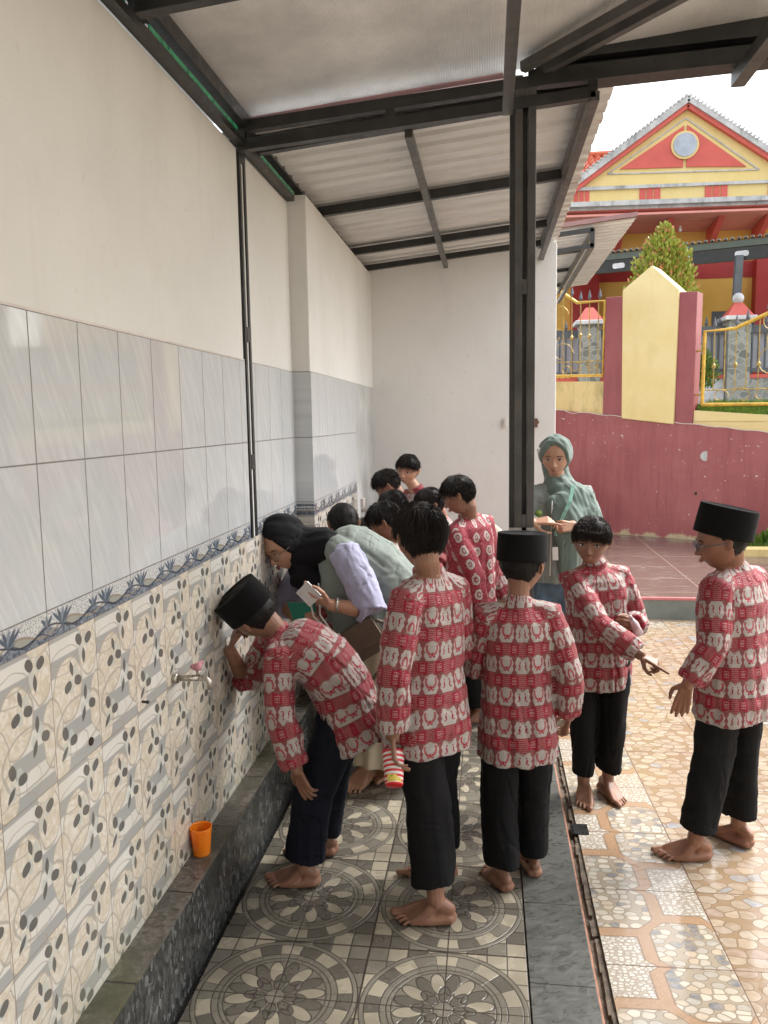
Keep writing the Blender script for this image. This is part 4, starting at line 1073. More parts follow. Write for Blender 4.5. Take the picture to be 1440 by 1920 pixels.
def face_parts(H, body, skin_mats, glasses=None, brow=.9):
    h = H['h']; M = (H['r'], H['f'], H['u']); hp = lambda x, y, z: headpt(H, x, y, z)
    for s in (-1, 1):
        e = MB(); n0 = len(e.f); blob(e, hp(s*.150,.372,-.004), (.056*h,.030*h,.024*h), M, 12)
        n1 = len(e.f); blob(e, hp(s*.150 + H.get('gaze',0)*.02,.393,-.004), (.024*h,.014*h,.024*h), M, 10)
        for i in range(n1, len(e.f)): e.m[i] = 1
        n1 = len(e.f); limb(e, [hp(s*.09,.388,.006), hp(s*.125,.402,.024), hp(s*.175,.397,.025), hp(s*.215,.372,.008)], [.005*h,.009*h,.009*h,.005*h], 6)
        for i in range(n1, len(e.f)): e.m[i] = 1
        putmb(e, 'eye', [K['eyewhite'], K['iris']], body)
    for s in (-1, 1):
        e = MB(); limb(e, [hp(s*.075,.402,.075), hp(s*.15,.405,.102), hp(s*.235,.355,.078)], [(.008*h,.013*h),(.010*h,.016*h),(.005*h,.008*h)], 6, H['u'])
        putmb(e, 'eyebrow', K['hair'], body)
    if glasses:
        g_ = MB()
        for s in (-1, 1):
            pts = [hp(s*.155 + .105*math.cos(a), .445, -.02 + .095*math.sin(a)) for a in [2*PI*i/16 for i in range(17)]]
            g_.tube(pts, .008*h, 5); g_.tube([hp(s*.26,.44,.01), hp(s*.39,.30,.02), hp(s*.40,-.02,.02)], .008*h, 5)
        g_.tube([hp(-.05,.445,0), hp(0,.46,.012), hp(.05,.445,0)], .008*h, 5)
        putmb(g_, 'glasses', glasses, body)
def add_hair(H, body, mat, seed=1, style='short', spiky=.5, n=1500, fringe=.30):
    """scalp cap plus many short strands; body = parent"""
    r_ = random.Random(seed); h = H['h']
    def region(x, y, z):
        # >0 inside hair
        px, py, pz = skull(x, y, z)
        if py > .05: lim = fringe - .10*smooth01((abs(px)-.18)/.12) - .0
        else: lim = None
        side = -.03 - .45*smooth01((.0-py)/.24) + .12*math.exp(-((py+.04)/.09)**2)*smooth01((abs(px)-.2)/.1)
        if lim is not None: t = smooth01(py/.22); lim = side*(1-t) + lim*t
        else: lim = side
        return (pz - lim)
    def fn(x, y, z):
        px, py, pz = skull(x, y, z); g_ = region(x, y, z); th = .055 if style != 'crop' else .035
        th *= (.25 + .75*smooth01((pz+.02)/.36))
        k = 1 + (th + .006*math.sin(x*9+seed)*math.cos(y*7))*2.0*smooth01(g_/.05+.3) - .08*smooth01(-g_/.03)
        k2 = k; return tuple(headpt(H, px*k2, py*k2, pz*(k2 if pz > 0 else 1)))
    vs, fs = skull_grid(fn, 56, 40); m = MB(); m.add(vs, fs)
    crown = V((.03*r_.choice((-1,1)), -.12, .47)); made = 0; tries = 0
    while made < n and tries < n*6:
        tries += 1
        d = V((r_.gauss(0,1), r_.gauss(0,1), r_.gauss(0,1)+.35)).normalized(); g_ = region(*d)
        if g_ < .0: continue
        p = V(skull(*d)); nrm = V((p.x/.375**2, p.y/.455**2, p.z/.5**2)).normalized()
        th = (.055 if style != 'crop' else .03)*(.25 + .75*smooth01((p.z+.02)/.36))
        flow = (p - crown); flow = flow - nrm*flow.dot(nrm)
        if flow.length < 1e-3: continue
        flow = (flow.normalized() + V((r_.gauss(0,.13), r_.gauss(0,.13), r_.gauss(0,.13)))).normalized()
        L = r_.uniform(.10,.19)*(1.0 if p.z > .12 else .45); 
        if style == 'crop': L *= .5
        lift = spiky*r_.choice((.15,.15,.3,.9))*r_.uniform(.2,1.0)*(1 if p.z > .2 else .2)
        a = p*(1+th*1.3); b = a + flow*L*.55 + nrm*L*(.10+lift*.5); c = b + flow*L*.5 + nrm*L*(-.18+lift*.4) + V((0,0,-.25*L))
        w_ = r_.uniform(.0028,.0058); sd = flow.cross(nrm).normalized()*w_
        b = b - nrm*L*.06; c = c - nrm*L*.10; q = [a-sd, a+sd, a+nrm*w_*1.4, b-sd*.9, b+sd*.9, b+nrm*w_*1.3, c]
        q = [headpt(H, *v_) for v_ in q]
        m.add(q, [(0,1,4,3),(1,2,5,4),(2,0,3,5),(3,4,6),(4,5,6),(5,3,6)]); made += 1
    # fringe hanging on the forehead
    if style != 'crop':
        for i in range(int(n*.07)):
            x_ = r_.uniform(-.27,.27); a = V((x_*1.0, .40-.35*x_*x_*4*.5, fringe+.10+r_.uniform(-.02,.03))); c = a + V((r_.gauss(0,.02), .02+.01*r_.random(), -r_.uniform(.05,.22)))
            b = (a+c)/2 + V((0,.035,0)); w_ = .006; q = [headpt(H,*v_) for v_ in (a+V((-w_,0,0)), a+V((w_,0,0)), b+V((-w_,0,0)), b+V((w_,0,0)), c)]
            m.add(q, [(0,1,3,2),(2,3,4)])
    return putmb(m, 'hair', mat, body, smooth=False)
def add_kopiah(H, body, mat, tilt=.0, hgt=.42, drop=.13, rx=.45, ry=.56):
    """black oval cap: wall, folded rim and a creased top"""
    m = MB(); h = H['h']; n = 40
    r, f, u = H['r'], H['f'], H['u']; f2 = (f*math.cos(tilt) + u*math.sin(tilt)); u2 = r.cross(f2).normalized()
    c0 = headpt(H, 0, -.03, drop)
    prof = [(1.0,0,0),(1.004,.06,0),(1.0,.5,0),(.985,.96,0),(.975,1.0,0),(.94,1.0,0),(.90,.965,0),(.6,.93,1),(.3,.93,1),(.02,.93,1)]
    base = len(m.v)
    for q, zz, cr in prof:
        for k in range(n):
            a = 2*PI*k/n; x_, y_ = math.cos(a)*q*rx, math.sin(a)*q*ry
            z_ = zz*hgt + (.030*math.exp(-(x_/.07)**2) if cr else 0) - (.02*math.exp(-((abs(x_)-.16)/.06)**2) if cr else 0)
            m.v.append(tuple(c0 + (r*x_ + f2*y_ + u2*z_)*h))
    for i in range(len(prof)-1):
        for k in range(n): k2 = (k+1) % n; m.f.append((base+i*n+k, base+i*n+k2, base+(i+1)*n+k2, base+(i+1)*n+k)); m.m.append(0)
    m.f.append(tuple(base+(len(prof)-1)*n+k for k in range(n))); m.m.append(0)
    m.f.append(tuple(base+k for k in range(n))[::-1]); m.m.append(0)
    # a seam line low on the wall
    pts = [c0 + (r*(math.cos(a)*rx*1.004) + f2*(math.sin(a)*ry*1.004) + u2*(hgt*.16))*h for a in [2*PI*i/40 for i in range(41)]]
    m.tube(pts, .004*h, 4)
    return putmb(m, 'kopiah', mat, body, smooth=True)

# ------------------------------------------------------------------ hands and feet
def add_hand(mb, wr, d, pn, side, L, curl=(.5,.6,.7,.8), thumb=.5, spread=.10, r0=.051):
    """d = direction of the fingers, pn = palm normal; side: +1 = thumb along (d x pn), -1 opposite"""
    wr = V(wr); d = V(d).normalized(); pn = V(pn); pn = (pn - d*pn.dot(d)).normalized(); sd = d.cross(pn).normalized()*side
    pal = .50*L; xs = (.155,.055,-.05,-.145); ln = (.42,.47,.43,.34); out = []
    for i in range(4):
        k = wr + d*pal*(1.0 if i in (1,2) else .95) + sd*xs[i]*L
        limb(mb, [wr + sd*xs[i]*L*.45, lerp(wr, k, .55) + sd*xs[i]*L*.15, k], [(.075*L,.062*L),(.068*L,.058*L),(.058*L,.055*L)], 10, sd)
        a = 0; p = k; dd = d; pts = [k]; fan = sd*(xs[i]*spread*6)
        for j, q in enumerate((.45,.30,.25)):
            a += curl[i]*(.75 if j == 0 else .95 if j == 1 else .6); dirn = (d*math.cos(a) + pn*math.sin(a) + fan*math.cos(a)).normalized()
            p = p + dirn*(ln[i]*L*q); pts.append(p)
        rr_ = r0*L*(.92 if i == 3 else 1.0); limb(mb, pts, [rr_, rr_*.97, rr_*.88, rr_*.74], 9, sd); out.append(pts)
    b = wr + d*pal*.22 + sd*.14*L + pn*.03*L
    t1 = b + (d*.55 + sd*(.75-.5*thumb) + pn*(.25+.5*thumb)).normalized()*.25*L; t2 = t1 + (d*.85 + sd*(.35-.5*thumb) + pn*(.2+.4*thumb)).normalized()*.17*L; t3 = t2 + (d*.95 + sd*(.1-.5*thumb) + pn*(.1+.3*thumb)).normalized()*.12*L
    limb(mb, [b, t1, t2, t3], [.075*L,.060*L,.052*L,.040*L], 9, sd); out.append([b,t1,t2,t3])
    return out
def add_foot(mb, an, td, L, side, lift=0.):
    """an ankle joint, td toe direction, side=+1 big toe to the right of td"""
    an = V(an); td = V((td[0], td[1], 0)).normalized(); sd = td.cross(V((0,0,1))).normalized()*side; Z = V((0,0,1)); g0 = V((an.x, an.y, lift))
    heel = g0 - td*.20*L + Z*.115*L
    blob(mb, heel, (.115*L,.125*L,.12*L), (sd, td, Z), 12)
    blob(mb, heel + td*.10*L + Z*.02*L, (.105*L,.14*L,.13*L), (sd, td, Z), 12)
    limb(mb, [heel + Z*.10*L, an + Z*.02*L], [(.10*L,.12*L),(.115*L,.135*L)], 12, sd)
    for s in (-1, 1): blob(mb, an + sd*.11*L*s - Z*.01*L, (.025*L,.04*L,.04*L), (sd, td, Z), 8)
    xs = (.145,.075,.015,-.045,-.10)
    for i, x_ in enumerate(xs):
        ball = g0 + td*(.50-.035*i - (.0 if i else .02))*L + sd*(x_*1.12)*L + Z*(.085 if i == 0 else .062)*L
        mid = g0 + td*.22*L + sd*x_*.9*L + Z*(.20-.022*i)*L
        limb(mb, [an + td*.02*L + sd*x_*.35*L + Z*(-.02*L), mid, ball], [.09*L,.078*L,.075*L if i == 0 else .056*L], 10, sd)
        limb(mb, [heel + sd*x_*.5*L - Z*.02*L, g0 + td*.15*L + sd*x_*.85*L + Z*(.09 if i < 2 else .07)*L, ball], [.09*L,.08*L,.05*L], 9, sd)
        tl = (.20,.195,.175,.155,.13)[i]*L; tr = (.050,.031,.030,.029,.029)[i]*L
        tipd = (td + sd*(-.10 if i == 0 else .02*(2-i)) ).normalized()
        sp = sd*((.010,.012,.002,-.012,-.026)[i]*L)
        limb(mb, [ball + td*.0*L, ball + sp*.5 + tipd*tl*.6 + Z*(.014*L if i else 0), ball + sp + tipd*tl*1.02 - Z*(.024*L if i else .016*L)], [tr*1.05, tr*.92, tr*1.10], 9, sd)
    return

# ------------------------------------------------------------------ materials for people
def skin_mat(name, c1, c2, rough=.45):
    m = Mat(name, rough); o = m.coord(); n = m.noise(o, 20, 5, .65); n2 = m.noise(o, 160, 3)
    m.b.inputs['Subsurface Weight'].default_value = .12; m.b.inputs['Subsurface Radius'].default_value = (.012,.005,.003); m.b.inputs['Subsurface Scale'].default_value = .5
    m.bump(n2, .3, .001); return m.out(m.mix(m.rng(m.noise(o, 7, 3), .5, .7, 0, .35), m.mix(m.rng(n, .35, .65), c1, c2), (c1[0]*.95, c1[1]*.75, c1[2]*.72)), m.rng(n, .35, .65, rough-.1, rough+.1))
K['skin_a'] = skin_mat('warm brown skin', (.21,.102,.064), (.305,.158,.102)); K['skin_b'] = skin_mat('light brown skin', (.42,.23,.15), (.50,.285,.19)); K['skin_c'] = skin_mat('darker brown skin', (.225,.10,.06), (.30,.14,.085))
K['lips'] = skin_mat('lips', (.27,.115,.085), (.33,.15,.11), .4)
K['eyewhite'] = simple('eye white', (.60,.57,.54), .2, .04); K['iris'] = simple('dark iris', (.015,.009,.007), .12, .1)
def hair_mat():
    m = Mat('black hair', .6, .22); geo = m.nt.nodes.new('ShaderNodeNewGeometry'); r = X(m, geo.outputs['Random Per Island'])
    return m.out(m.mix(r, (.006,.005,.005), (.026,.019,.015)), .55)
K['hair'] = hair_mat()
def cloth_mat(name, col, rough=.8, sheen=.2, wsc=900, bump=.15, var=.1):
    m = Mat(name, rough, .25); o = m.coord(); n = m.noise(o, 5, 4); x, y, z = m.xyz(o)
    m.b.inputs['Sheen Weight'].default_value = sheen
    m.bump(m.noise(o, wsc*.3, 2)*.4 + m.noise(o, 22, 3)*1.0, bump, .004)
    return m.out(m.mix(n, tuple(c*(1-var*2) for c in col), tuple(c*(1+var*2) for c in col)), rough)
K['trouser'] = cloth_mat('black school trousers', (.0055,.0055,.0065), .85, .0); K['trouser_navy'] = cloth_mat('navy trousers', (.005,.0065,.014), .85, .0)
K['velvet'] = cloth_mat('black velvet', (.0025,.0025,.003), .95, .03)
def batik(name, kind=0, pu=.158, pv=.112):
    m = Mat(name, .7, .3); n = m.nt.nodes.new('ShaderNodeUVMap'); n.uv_map = 'UVMap'
    u0, v0, _ = m.xyz(n.outputs[0]); o = m.coord()
    wb = m.noise(n.outputs[0], 30, 2)
    red = m.mix(m.noise(o, 8, 2), (.215,.003,.018), (.285,.007,.030)); white = m.mix(m.noise(o, 30, 2), (.335,.305,.285), (.42,.39,.37)); brn = (.13,.07,.055)
    u = u0*(1/pu); v = v0*(1/pv)
    if kind == 1: u = u*1.45 + wb*.22; v = v*1.4 + m.noise(n.outputs[0], 22, 2)*.25
    p = m.fr(u) ; q = m.fr(v); pa = m.abs(p - .5)                 # 0 at the axis of motif A, .5 at motif B
    hb = .045*m.cos(p*(6*PI)) + .03*m.cos(p*(2*PI))
    redrow = (q + hb) > .565
    redrow = m.M('MULTIPLY', redrow, (q - hb) < .985)
    col = m.mix(redrow, white, red)
    edge = m.mn(m.abs(q + hb - .565), m.abs(q - hb - .985)); col = m.mix(m.step(edge - .022, .012), col, brn)
    # lattice blocks on the red row
    pb = m.mn(pa, m.abs(pa - .5)); latt = m.M('MULTIPLY', pb < .115, redrow)
    lv = m.sin(u*75.0 + m.sin(v*25.0))*m.sin(v*50.0); lat = m.mix(m.abs(lv) > .22, (.30,.17,.15), red); col = m.mix(latt, col, lat)
    # scrolls on solid red blocks
    ps = m.abs(pa - .25); qs = m.abs(q - .775)
    sc = m.abs(m.len((ps - .035)*9.0, (qs - .055)*9.0) - .38) - .075; sc = m.M('MULTIPLY', m.step(sc, .08), m.M('MULTIPLY', redrow, ps < .07))
    col = m.mix(m.M('MULTIPLY', sc, .85), col, (.42,.30,.28))
    wr0 = 1.0 - redrow
    pbm = m.mn(pa, .5 - pa)                                  # distance to the nearest motif axis
    md = m.M('POWER', pbm*(1/.212), 3.0) + m.M('POWER', m.abs(q - .27)*(1/.315), 3.0) + .22*m.sin(q*31.0)*m.cos(pbm*30.0) - 1.0
    wr = m.M('MULTIPLY', m.step(md, .08), wr0)
    orn = m.abs(m.sin(u*75.4 + m.sin(v*37.7)*1.2)*m.sin(v*50.27)) ; ornc = m.mix(m.step(m.abs(orn - .45) - .14, .06), (.15,.018,.024), (.29,.14,.13))
    if kind == 0: col = m.mix(m.M('MULTIPLY', wr0, 1.0 - wr), col, ornc); col = m.mix(m.M('MULTIPLY', m.step(m.abs(md - .10) - .10, .06), wr0), col, (.24,.05,.05))
    # motif A: pair of curved wings
    r1 = m.len(pa*(1/.145), (q - .38)*(1/.20)); wing = m.abs(r1 - 1.0) - .17; feather = m.sin(m.at2(q - .36, pa)*22.0)*.10
    wing = m.M('MULTIPLY', m.step(wing + feather, .06), m.M('MULTIPLY', q < .47, q > .13))
    body_ = m.step(m.ell(pa, q, 0, .20, .028, .05), .1)
    ft = m.step(m.ell(pa, q, .05, .12, .035, .025), .1)
    # motif B: two small upright figures on each side of a pale shape
    pc = m.abs(pa - .5); fig = m.step(m.ell(pc, q, .085, .24, .022, .085, -.15), .12); fig = m.mx(fig, m.step(m.ell(pc, q, .075, .36, .018, .030), .12)); fig = m.mx(fig, m.step(m.ell(pc, q, .11, .15, .03, .02), .1))
    eye_ = m.step(m.abs(m.ell(pc, q, 0, .46, .035, .035)) - .3, .1)
    # motif C between: chained crosses
    pd = m.abs(pa - .25); qq = m.fr(q*5.5); cr = m.abs(m.abs(pd*13.0) - m.abs(qq - .5)*1.6) - .20; cr = m.M('MULTIPLY', m.step(cr, .06), pd < -.052)
    dotp = m.step(m.len(pd*18.0, (qq - .5)*1.6) - .28, .05)
    mot = m.mx(m.mx(wing, m.mx(body_, ft)), fig)
    if kind == 1:
        ov = m.ell(pa, q, 0, .42, .24, .33); col = m.mix(redrow, red, red); col = m.mix(m.step(ov, .05), red, white); ring = m.step(m.abs(m.ell(pa, q, 0, .40, .10, .15)) - .25, .1)
        sw = m.abs(m.sin(u*24.0 + wb*3.0)*m.sin(v*27.0) - .3) - .12; spk = m.M('MULTIPLY', m.step(sw, .04), m.step(.10 - ov, .05)); col = m.mix(m.M('MULTIPLY', spk, .8), col, (.42,.30,.30))
        col = m.mix(m.mx(ring, m.M('MULTIPLY', wing, 0.0)), col, red); col = m.mix(m.step(m.abs(ov) - .07, .03), col, (.60,.50,.47))
        col = m.mix(m.step(m.abs(ov - .14) - .05, .03), col, (.18,.02,.03))
    else:
        col = m.mix(m.M('MULTIPLY', mot, wr), col, m.mix(wing, red, (.32,.012,.03))); col = m.mix(m.M('MULTIPLY', eye_, wr), col, (.22,.13,.11))
        tr = m.sin(u*62.0 + m.sin(v*31.0)*1.5)*m.sin(v*48.0 + m.sin(u*19.0)*2.0); trc = m.M('MULTIPLY', m.M('MULTIPLY', m.step(m.abs(tr - .42) - .13, .05), wr), pd < .0); col = m.mix(m.M('MULTIPLY', trc, .9), col, (.30,.06,.07))
        e2 = m.step(m.abs(edge - .05) - .007, .006); col = m.mix(m.M('MULTIPLY', e2, wr), col, (.30,.17,.15))
        fine_ = m.noise(n.outputs[0], 150, 2); col = m.mix(m.M('MULTIPLY', fine_ > .60, .30), col, (.36,.16,.16))
    m.bump(m.noise(o, 18, 3), .25, .006); m.b.inputs['Sheen Weight'].default_value = .1
    return m.out(col, .7)
K['batik'] = batik('red and white batik cloth', 0); K['batik_oval'] = batik('red batik cloth with ovals', 1)

# ------------------------------------------------------------------ clothing
def seg_uv(me, chains):
    """chains: list of (points, ref vector, uv radius, weight radius). Writes UVMap in metres"""
    P = co_of(me).astype(np.float64); nP = len(me.polygons); cen = np.empty(nP*3, dtype=np.float32); me.polygons.foreach_get('center', cen); cen = cen.reshape(-1,3).astype(np.float64)
    segs = []
    for ci, (pts, ref, R, wr) in enumerate(chains):
        off = 0
        for a, b in zip(pts[:-1], pts[1:]):
            a = np.array(a); b = np.array(b); L = np.linalg.norm(b-a); segs.append((a, b, L, off, ci)); off += L
    best = np.full(nP, 1e9); bi = np.zeros(nP, int)
    for i, (a, b, L, off, ci) in enumerate(segs):
        d = (b-a)/L; t = np.clip((cen-a)@d, 0, L); dist = np.linalg.norm(cen - a - t[:,None]*d, axis=1)/chains[ci][3]
        k = dist < best; best[k] = dist[k]; bi[k] = i
    loops = np.empty(len(me.loops), dtype=np.int32); me.loops.foreach_get('vertex_index', loops)
    ls = np.empty(nP, dtype=np.int32); lt = np.empty(nP, dtype=np.int32); me.polygons.foreach_get('loop_start', ls); me.polygons.foreach_get('loop_total', lt)
    lp = np.repeat(np.arange(nP), lt); LV = P[loops]; uv = np.zeros((len(loops), 2)); lb = bi[lp]
    for i, (a, b, L, off, ci) in enumerate(segs):
        k = np.where(lb == i)[0]
        if not len(k): continue
        ref = np.array(chains[ci][1], float); R = chains[ci][2]; d = (b-a)/L; x = ref - d*(ref@d); x /= np.linalg.norm(x); y = np.cross(d, x)
        q = LV[k] - a; c = cen[lp[k]] - a
        if ci == 0:
            sx = q@y; dx = q@x; D = .115; uv[k, 0] = np.sign(c@y)*(np.abs(sx)*np.where(np.sign(sx) == np.sign(c@y), 1, -1) + .95*np.clip(D - np.abs(dx), 0, D)*np.clip(np.abs(sx)/.05, 0, 1)); uv[k, 1] = off + q@d; continue
        an = np.arctan2(q@y, q@x); ac = np.arctan2(c@y, c@x); da = (an - ac + np.pi) % (2*np.pi) - np.pi
        uv[k, 0] = (ac + da)*R; uv[k, 1] = off + q@d
    l = me.uv_layers.new(name='UVMap'); l.data.foreach_set('uv', uv.astype(np.float32).ravel())
    return bi, [s[4] for s in segs]
def fold(me, axis_d, amp, sc_along, sc_across, seed, mask=None):
    P = co_of(me).astype(np.float64); Nn = no_of(me); d = np.array(V(axis_d).normalized()); al = P@d; ac = P - al[:,None]*d
    Q = ac*sc_across + (al*sc_along)[:,None]*d; n = vnoise(Q, (1,1,1), seed); n = np.sign(n)*np.abs(n)**.8 - .9*np.exp(-(n/.10)**2)*(np.abs(vnoise(Q*.35+3, (1,1,1), seed+2)) > .35)
    w_ = np.ones(len(P)) if mask is None else mask(P); set_co(me, P + Nn*(amp*n*w_)[:,None])

def mid3(a, b, c, k=.5): return V(a)*(1-k) + V(b)*k

def make_shirt(J, body, mat, s=1.0, vox=.006, hem=.20, name='batik_shirt', wide=1.0, seed=1, cuff=.047, sleeveless=False, amp=1.0, sleeve_len=1.0, sleeve_r=None, collar=True, uvr=.1432, extra=None):
    mb = MB(); N = J['neck']; Pl = J['pel']; sideT = (J['shR']-J['shL']).normalized(); sideB = (J['hipR']-J['hipL']).normalized()
    up = (N-Pl).normalized(); dn = J.get('hemdir', V((0,0,-1)) if (N-Pl).normalized().z > .9 else (-(N-Pl).normalized()*.6 + V((0,0,-.4))).normalized())
    side = (sideT + sideB*.6).normalized(); bend = J.get('bend', V((0,0,0)))
    q = lambda t: Pl + (N-Pl)*t + bend*math.sin(PI*min(1, max(0, t)))
    pts = [Pl + dn*hem*s, Pl + dn*hem*.5*s, q(0), q(.25), q(.5), q(.72), q(.86), q(.95), q(1.0)]
    w_ = wide*s; wb_ = max(w_, s*1.0); R = [(.160*wb_,.126*wb_),(.156*wb_,.124*wb_),(.148*max(w_,.95*s),.118*wb_),(.143*w_,.112*w_),(.146*w_,.110*w_),(.150*w_,.105*w_),(.140*w_,.092*w_),(.095*w_,.070*w_),(.056*s,.054*s)]
    hn = J['head']['c'] - N; 
    if collar: pts += [N + hn.normalized()*.036*s]; R += [(.049*s,.049*s)]
    limb(mb, pts, R, 30, side, flat=(True, True), sup=2.25)
    chains = [([tuple(p) for p in pts], tuple(side.cross(up)), uvr, .13*w_)]
    for k in ('L', 'R'):
        sh, el, wr = J['sh'+k], J['el'+k], J['wr'+k]
        if sleeveless: limb(mb, [N + (sh-N)*.45, sh*.9 + (N)*.1], [.062*s,.062*s], 12); continue
        w2 = lerp(el, wr, (sleeve_r if (k == 'R' and sleeve_r) else sleeve_len)*.93); e_in = lerp(sh, el, .5)
        limb(mb, [N + (sh-N)*.35 - up*.02, sh, e_in, el, lerp(el, w2, .5), lerp(el, w2, .88), w2], [.055*s,.062*s,.060*s,.056*s,.056*s,.052*s,cuff*s], 16, J['fwd'], flat=(False, True))
        chains.append(([tuple(N + (sh-N)*.55), tuple(sh), tuple(el), tuple(wr)], tuple(J['fwd']) , .0716, .062*s))
    for e_ in extra or []: limb(mb, *e_)
    me = union(mb, vox, 5)
    bi, sc_ = seg_uv(me, chains)
    A_ = amp*s
    def mk(P):
        t = np.clip(((P - np.array(Pl))@np.array(up))/max(.01, (N-Pl).length), -1, 1); return .45 + .55*np.clip(.75 - t, 0, 1.2)
    fold(me, up, .0065*A_, 3.0, 22, seed, mk); fold(me, up, .0030*A_, 20, 9, seed+3); fold(me, lerp(up, side, .5), .0016*A_, 9, 40, seed+7)
    return place(me, name, mat, body)
def make_trousers(J, body, mat, s=1.0, vox=.006, name='trousers', seed=2, hemz=.10, w=1.0, amp=1.0):
    mb = MB(); side = (J['hipR']-J['hipL']).normalized(); Pl = J['pel']; up = J.get('pelup', V((0,0,1)))
    limb(mb, [Pl + up*.05*s, Pl, Pl*.5 + (J['hipL']+J['hipR'])*.25 - up*.05*s], [(.118*s,.085*s),(.122*s,.090*s),(.110*s,.085*s)], 20, side)
    for k in ('L', 'R'):
        hp_, kn, an, td = J['hip'+k], J['kn'+k], J['an'+k], V(J['td'+k]).normalized()
        sd = td.cross(V((0,0,1))).normalized(); shin = (an-kn); t = (hemz - kn.z)/(an.z-kn.z) if abs(an.z-kn.z) > .05 else .8; he = kn + shin*min(1.05, t)
        limb(mb, [hp_ + up*.02*s, lerp(hp_, kn, .35), lerp(hp_, kn, .7), kn, lerp(kn, he, .5), he], [(.070*s,.084*s),(.071*s,.084*s),(.066*s*(1+w)/2,.081*s*(1+w)/2),(.062*s*w,.078*s*w),(.058*s*w,.076*s*w),(.056*s*w,.076*s*w)], 18, sd, flat=(False, True), sup=2.0)
    me = union(mb, vox, 4)
    fold(me, (0,0,1), .0055*s*amp, 3.5, 16, seed); fold(me, (0,0,1), .003*s*amp, 26, 9, seed+4)
    return place(me, name, mat, body)

# ------------------------------------------------------------------ poses
def pose(x, y, face, H=1.4, lean=0., side_lean=0., hy=0., hpch=0., hroll=0., hz=None, head_h=None, feet=None, **ov):
    """standing pose: face = angle of the facing direction (0 = +x, 90 = +y, degrees)"""
    s = H/1.4; F = V((math.cos(rad(face)), math.sin(rad(face)), 0)); Rt = F.cross(V((0,0,1))); Z = V((0,0,1)); J = {'s': s, 'fwd': F}
    J['pel'] = V((x, y, .74*s)) if 'pel' not in ov else V(ov['pel'])
    up = (Z*math.cos(rad(lean)) + F*math.sin(rad(lean)) + Rt*math.sin(rad(side_lean))).normalized()
    J['neck'] = J['pel'] + up*.405*s if 'neck' not in ov else V(ov['neck'])
    up = (J['neck']-J['pel']).normalized()
    for k, q in (('R', 1), ('L', -1)):
        J['sh'+k] = J['neck'] - up*.045*s + Rt*(.122*s*q); J['hip'+k] = J['pel'] + Rt*(.072*s*q) - Z*.03*s
        J['an'+k] = V((x, y, .07*s)) + Rt*(.085*s*q); J['kn'+k] = lerp(J['hip'+k], J['an'+k], .5) + F*.015*s; J['td'+k] = F + Rt*(.15*q)
        J['el'+k] = J['sh'+k] - Z*.235*s + Rt*(.03*q) - F*.02; J['wr'+k] = J['el'+k] - Z*.20*s + F*.04; J['hd'+k] = -Z + F*.15; J['pn'+k] = -Rt*q + F*.2; J['cu'+k] = (.25,.3,.35,.4); J['th'+k] = .4
    for k, v_ in ov.items():
        if k in ('pel', 'neck'): continue
        J[k] = V(v_) if isinstance(v_, tuple) and len(v_) == 3 else v_
    for k in ('L', 'R'):
        if ('an'+k in ov or 'hip'+k in ov or 'pel' in ov) and 'kn'+k not in ov: J['kn'+k] = lerp(J['hip'+k], J['an'+k], .5) + F*.02*s
    hh = (head_h or .205)*(1 if head_h else .55+.45*s); a = rad(face + hy); hf = V((math.cos(a), math.sin(a), 0)); hr = hf.cross(Z)
    hf2 = hf*math.cos(rad(hpch)) - Z*math.sin(rad(hpch)); hu = hr.cross(hf2); hr2 = hr*math.cos(rad(hroll)) - hu*math.sin(rad(hroll)); hu2 = hr2.cross(hf2)
    hc = V(ov['headc']) if 'headc' in ov else J['neck'] + up*.05*s + hu2*.5*hh*.92 + hf2*.03*s
    J['head'] = {'c': hc, 'f': hf2.normalized(), 'u': hu2.normalized(), 'r': hr2.normalized(), 'h': hh, 'gaze': ov.get('gaze', 0)}
    return J
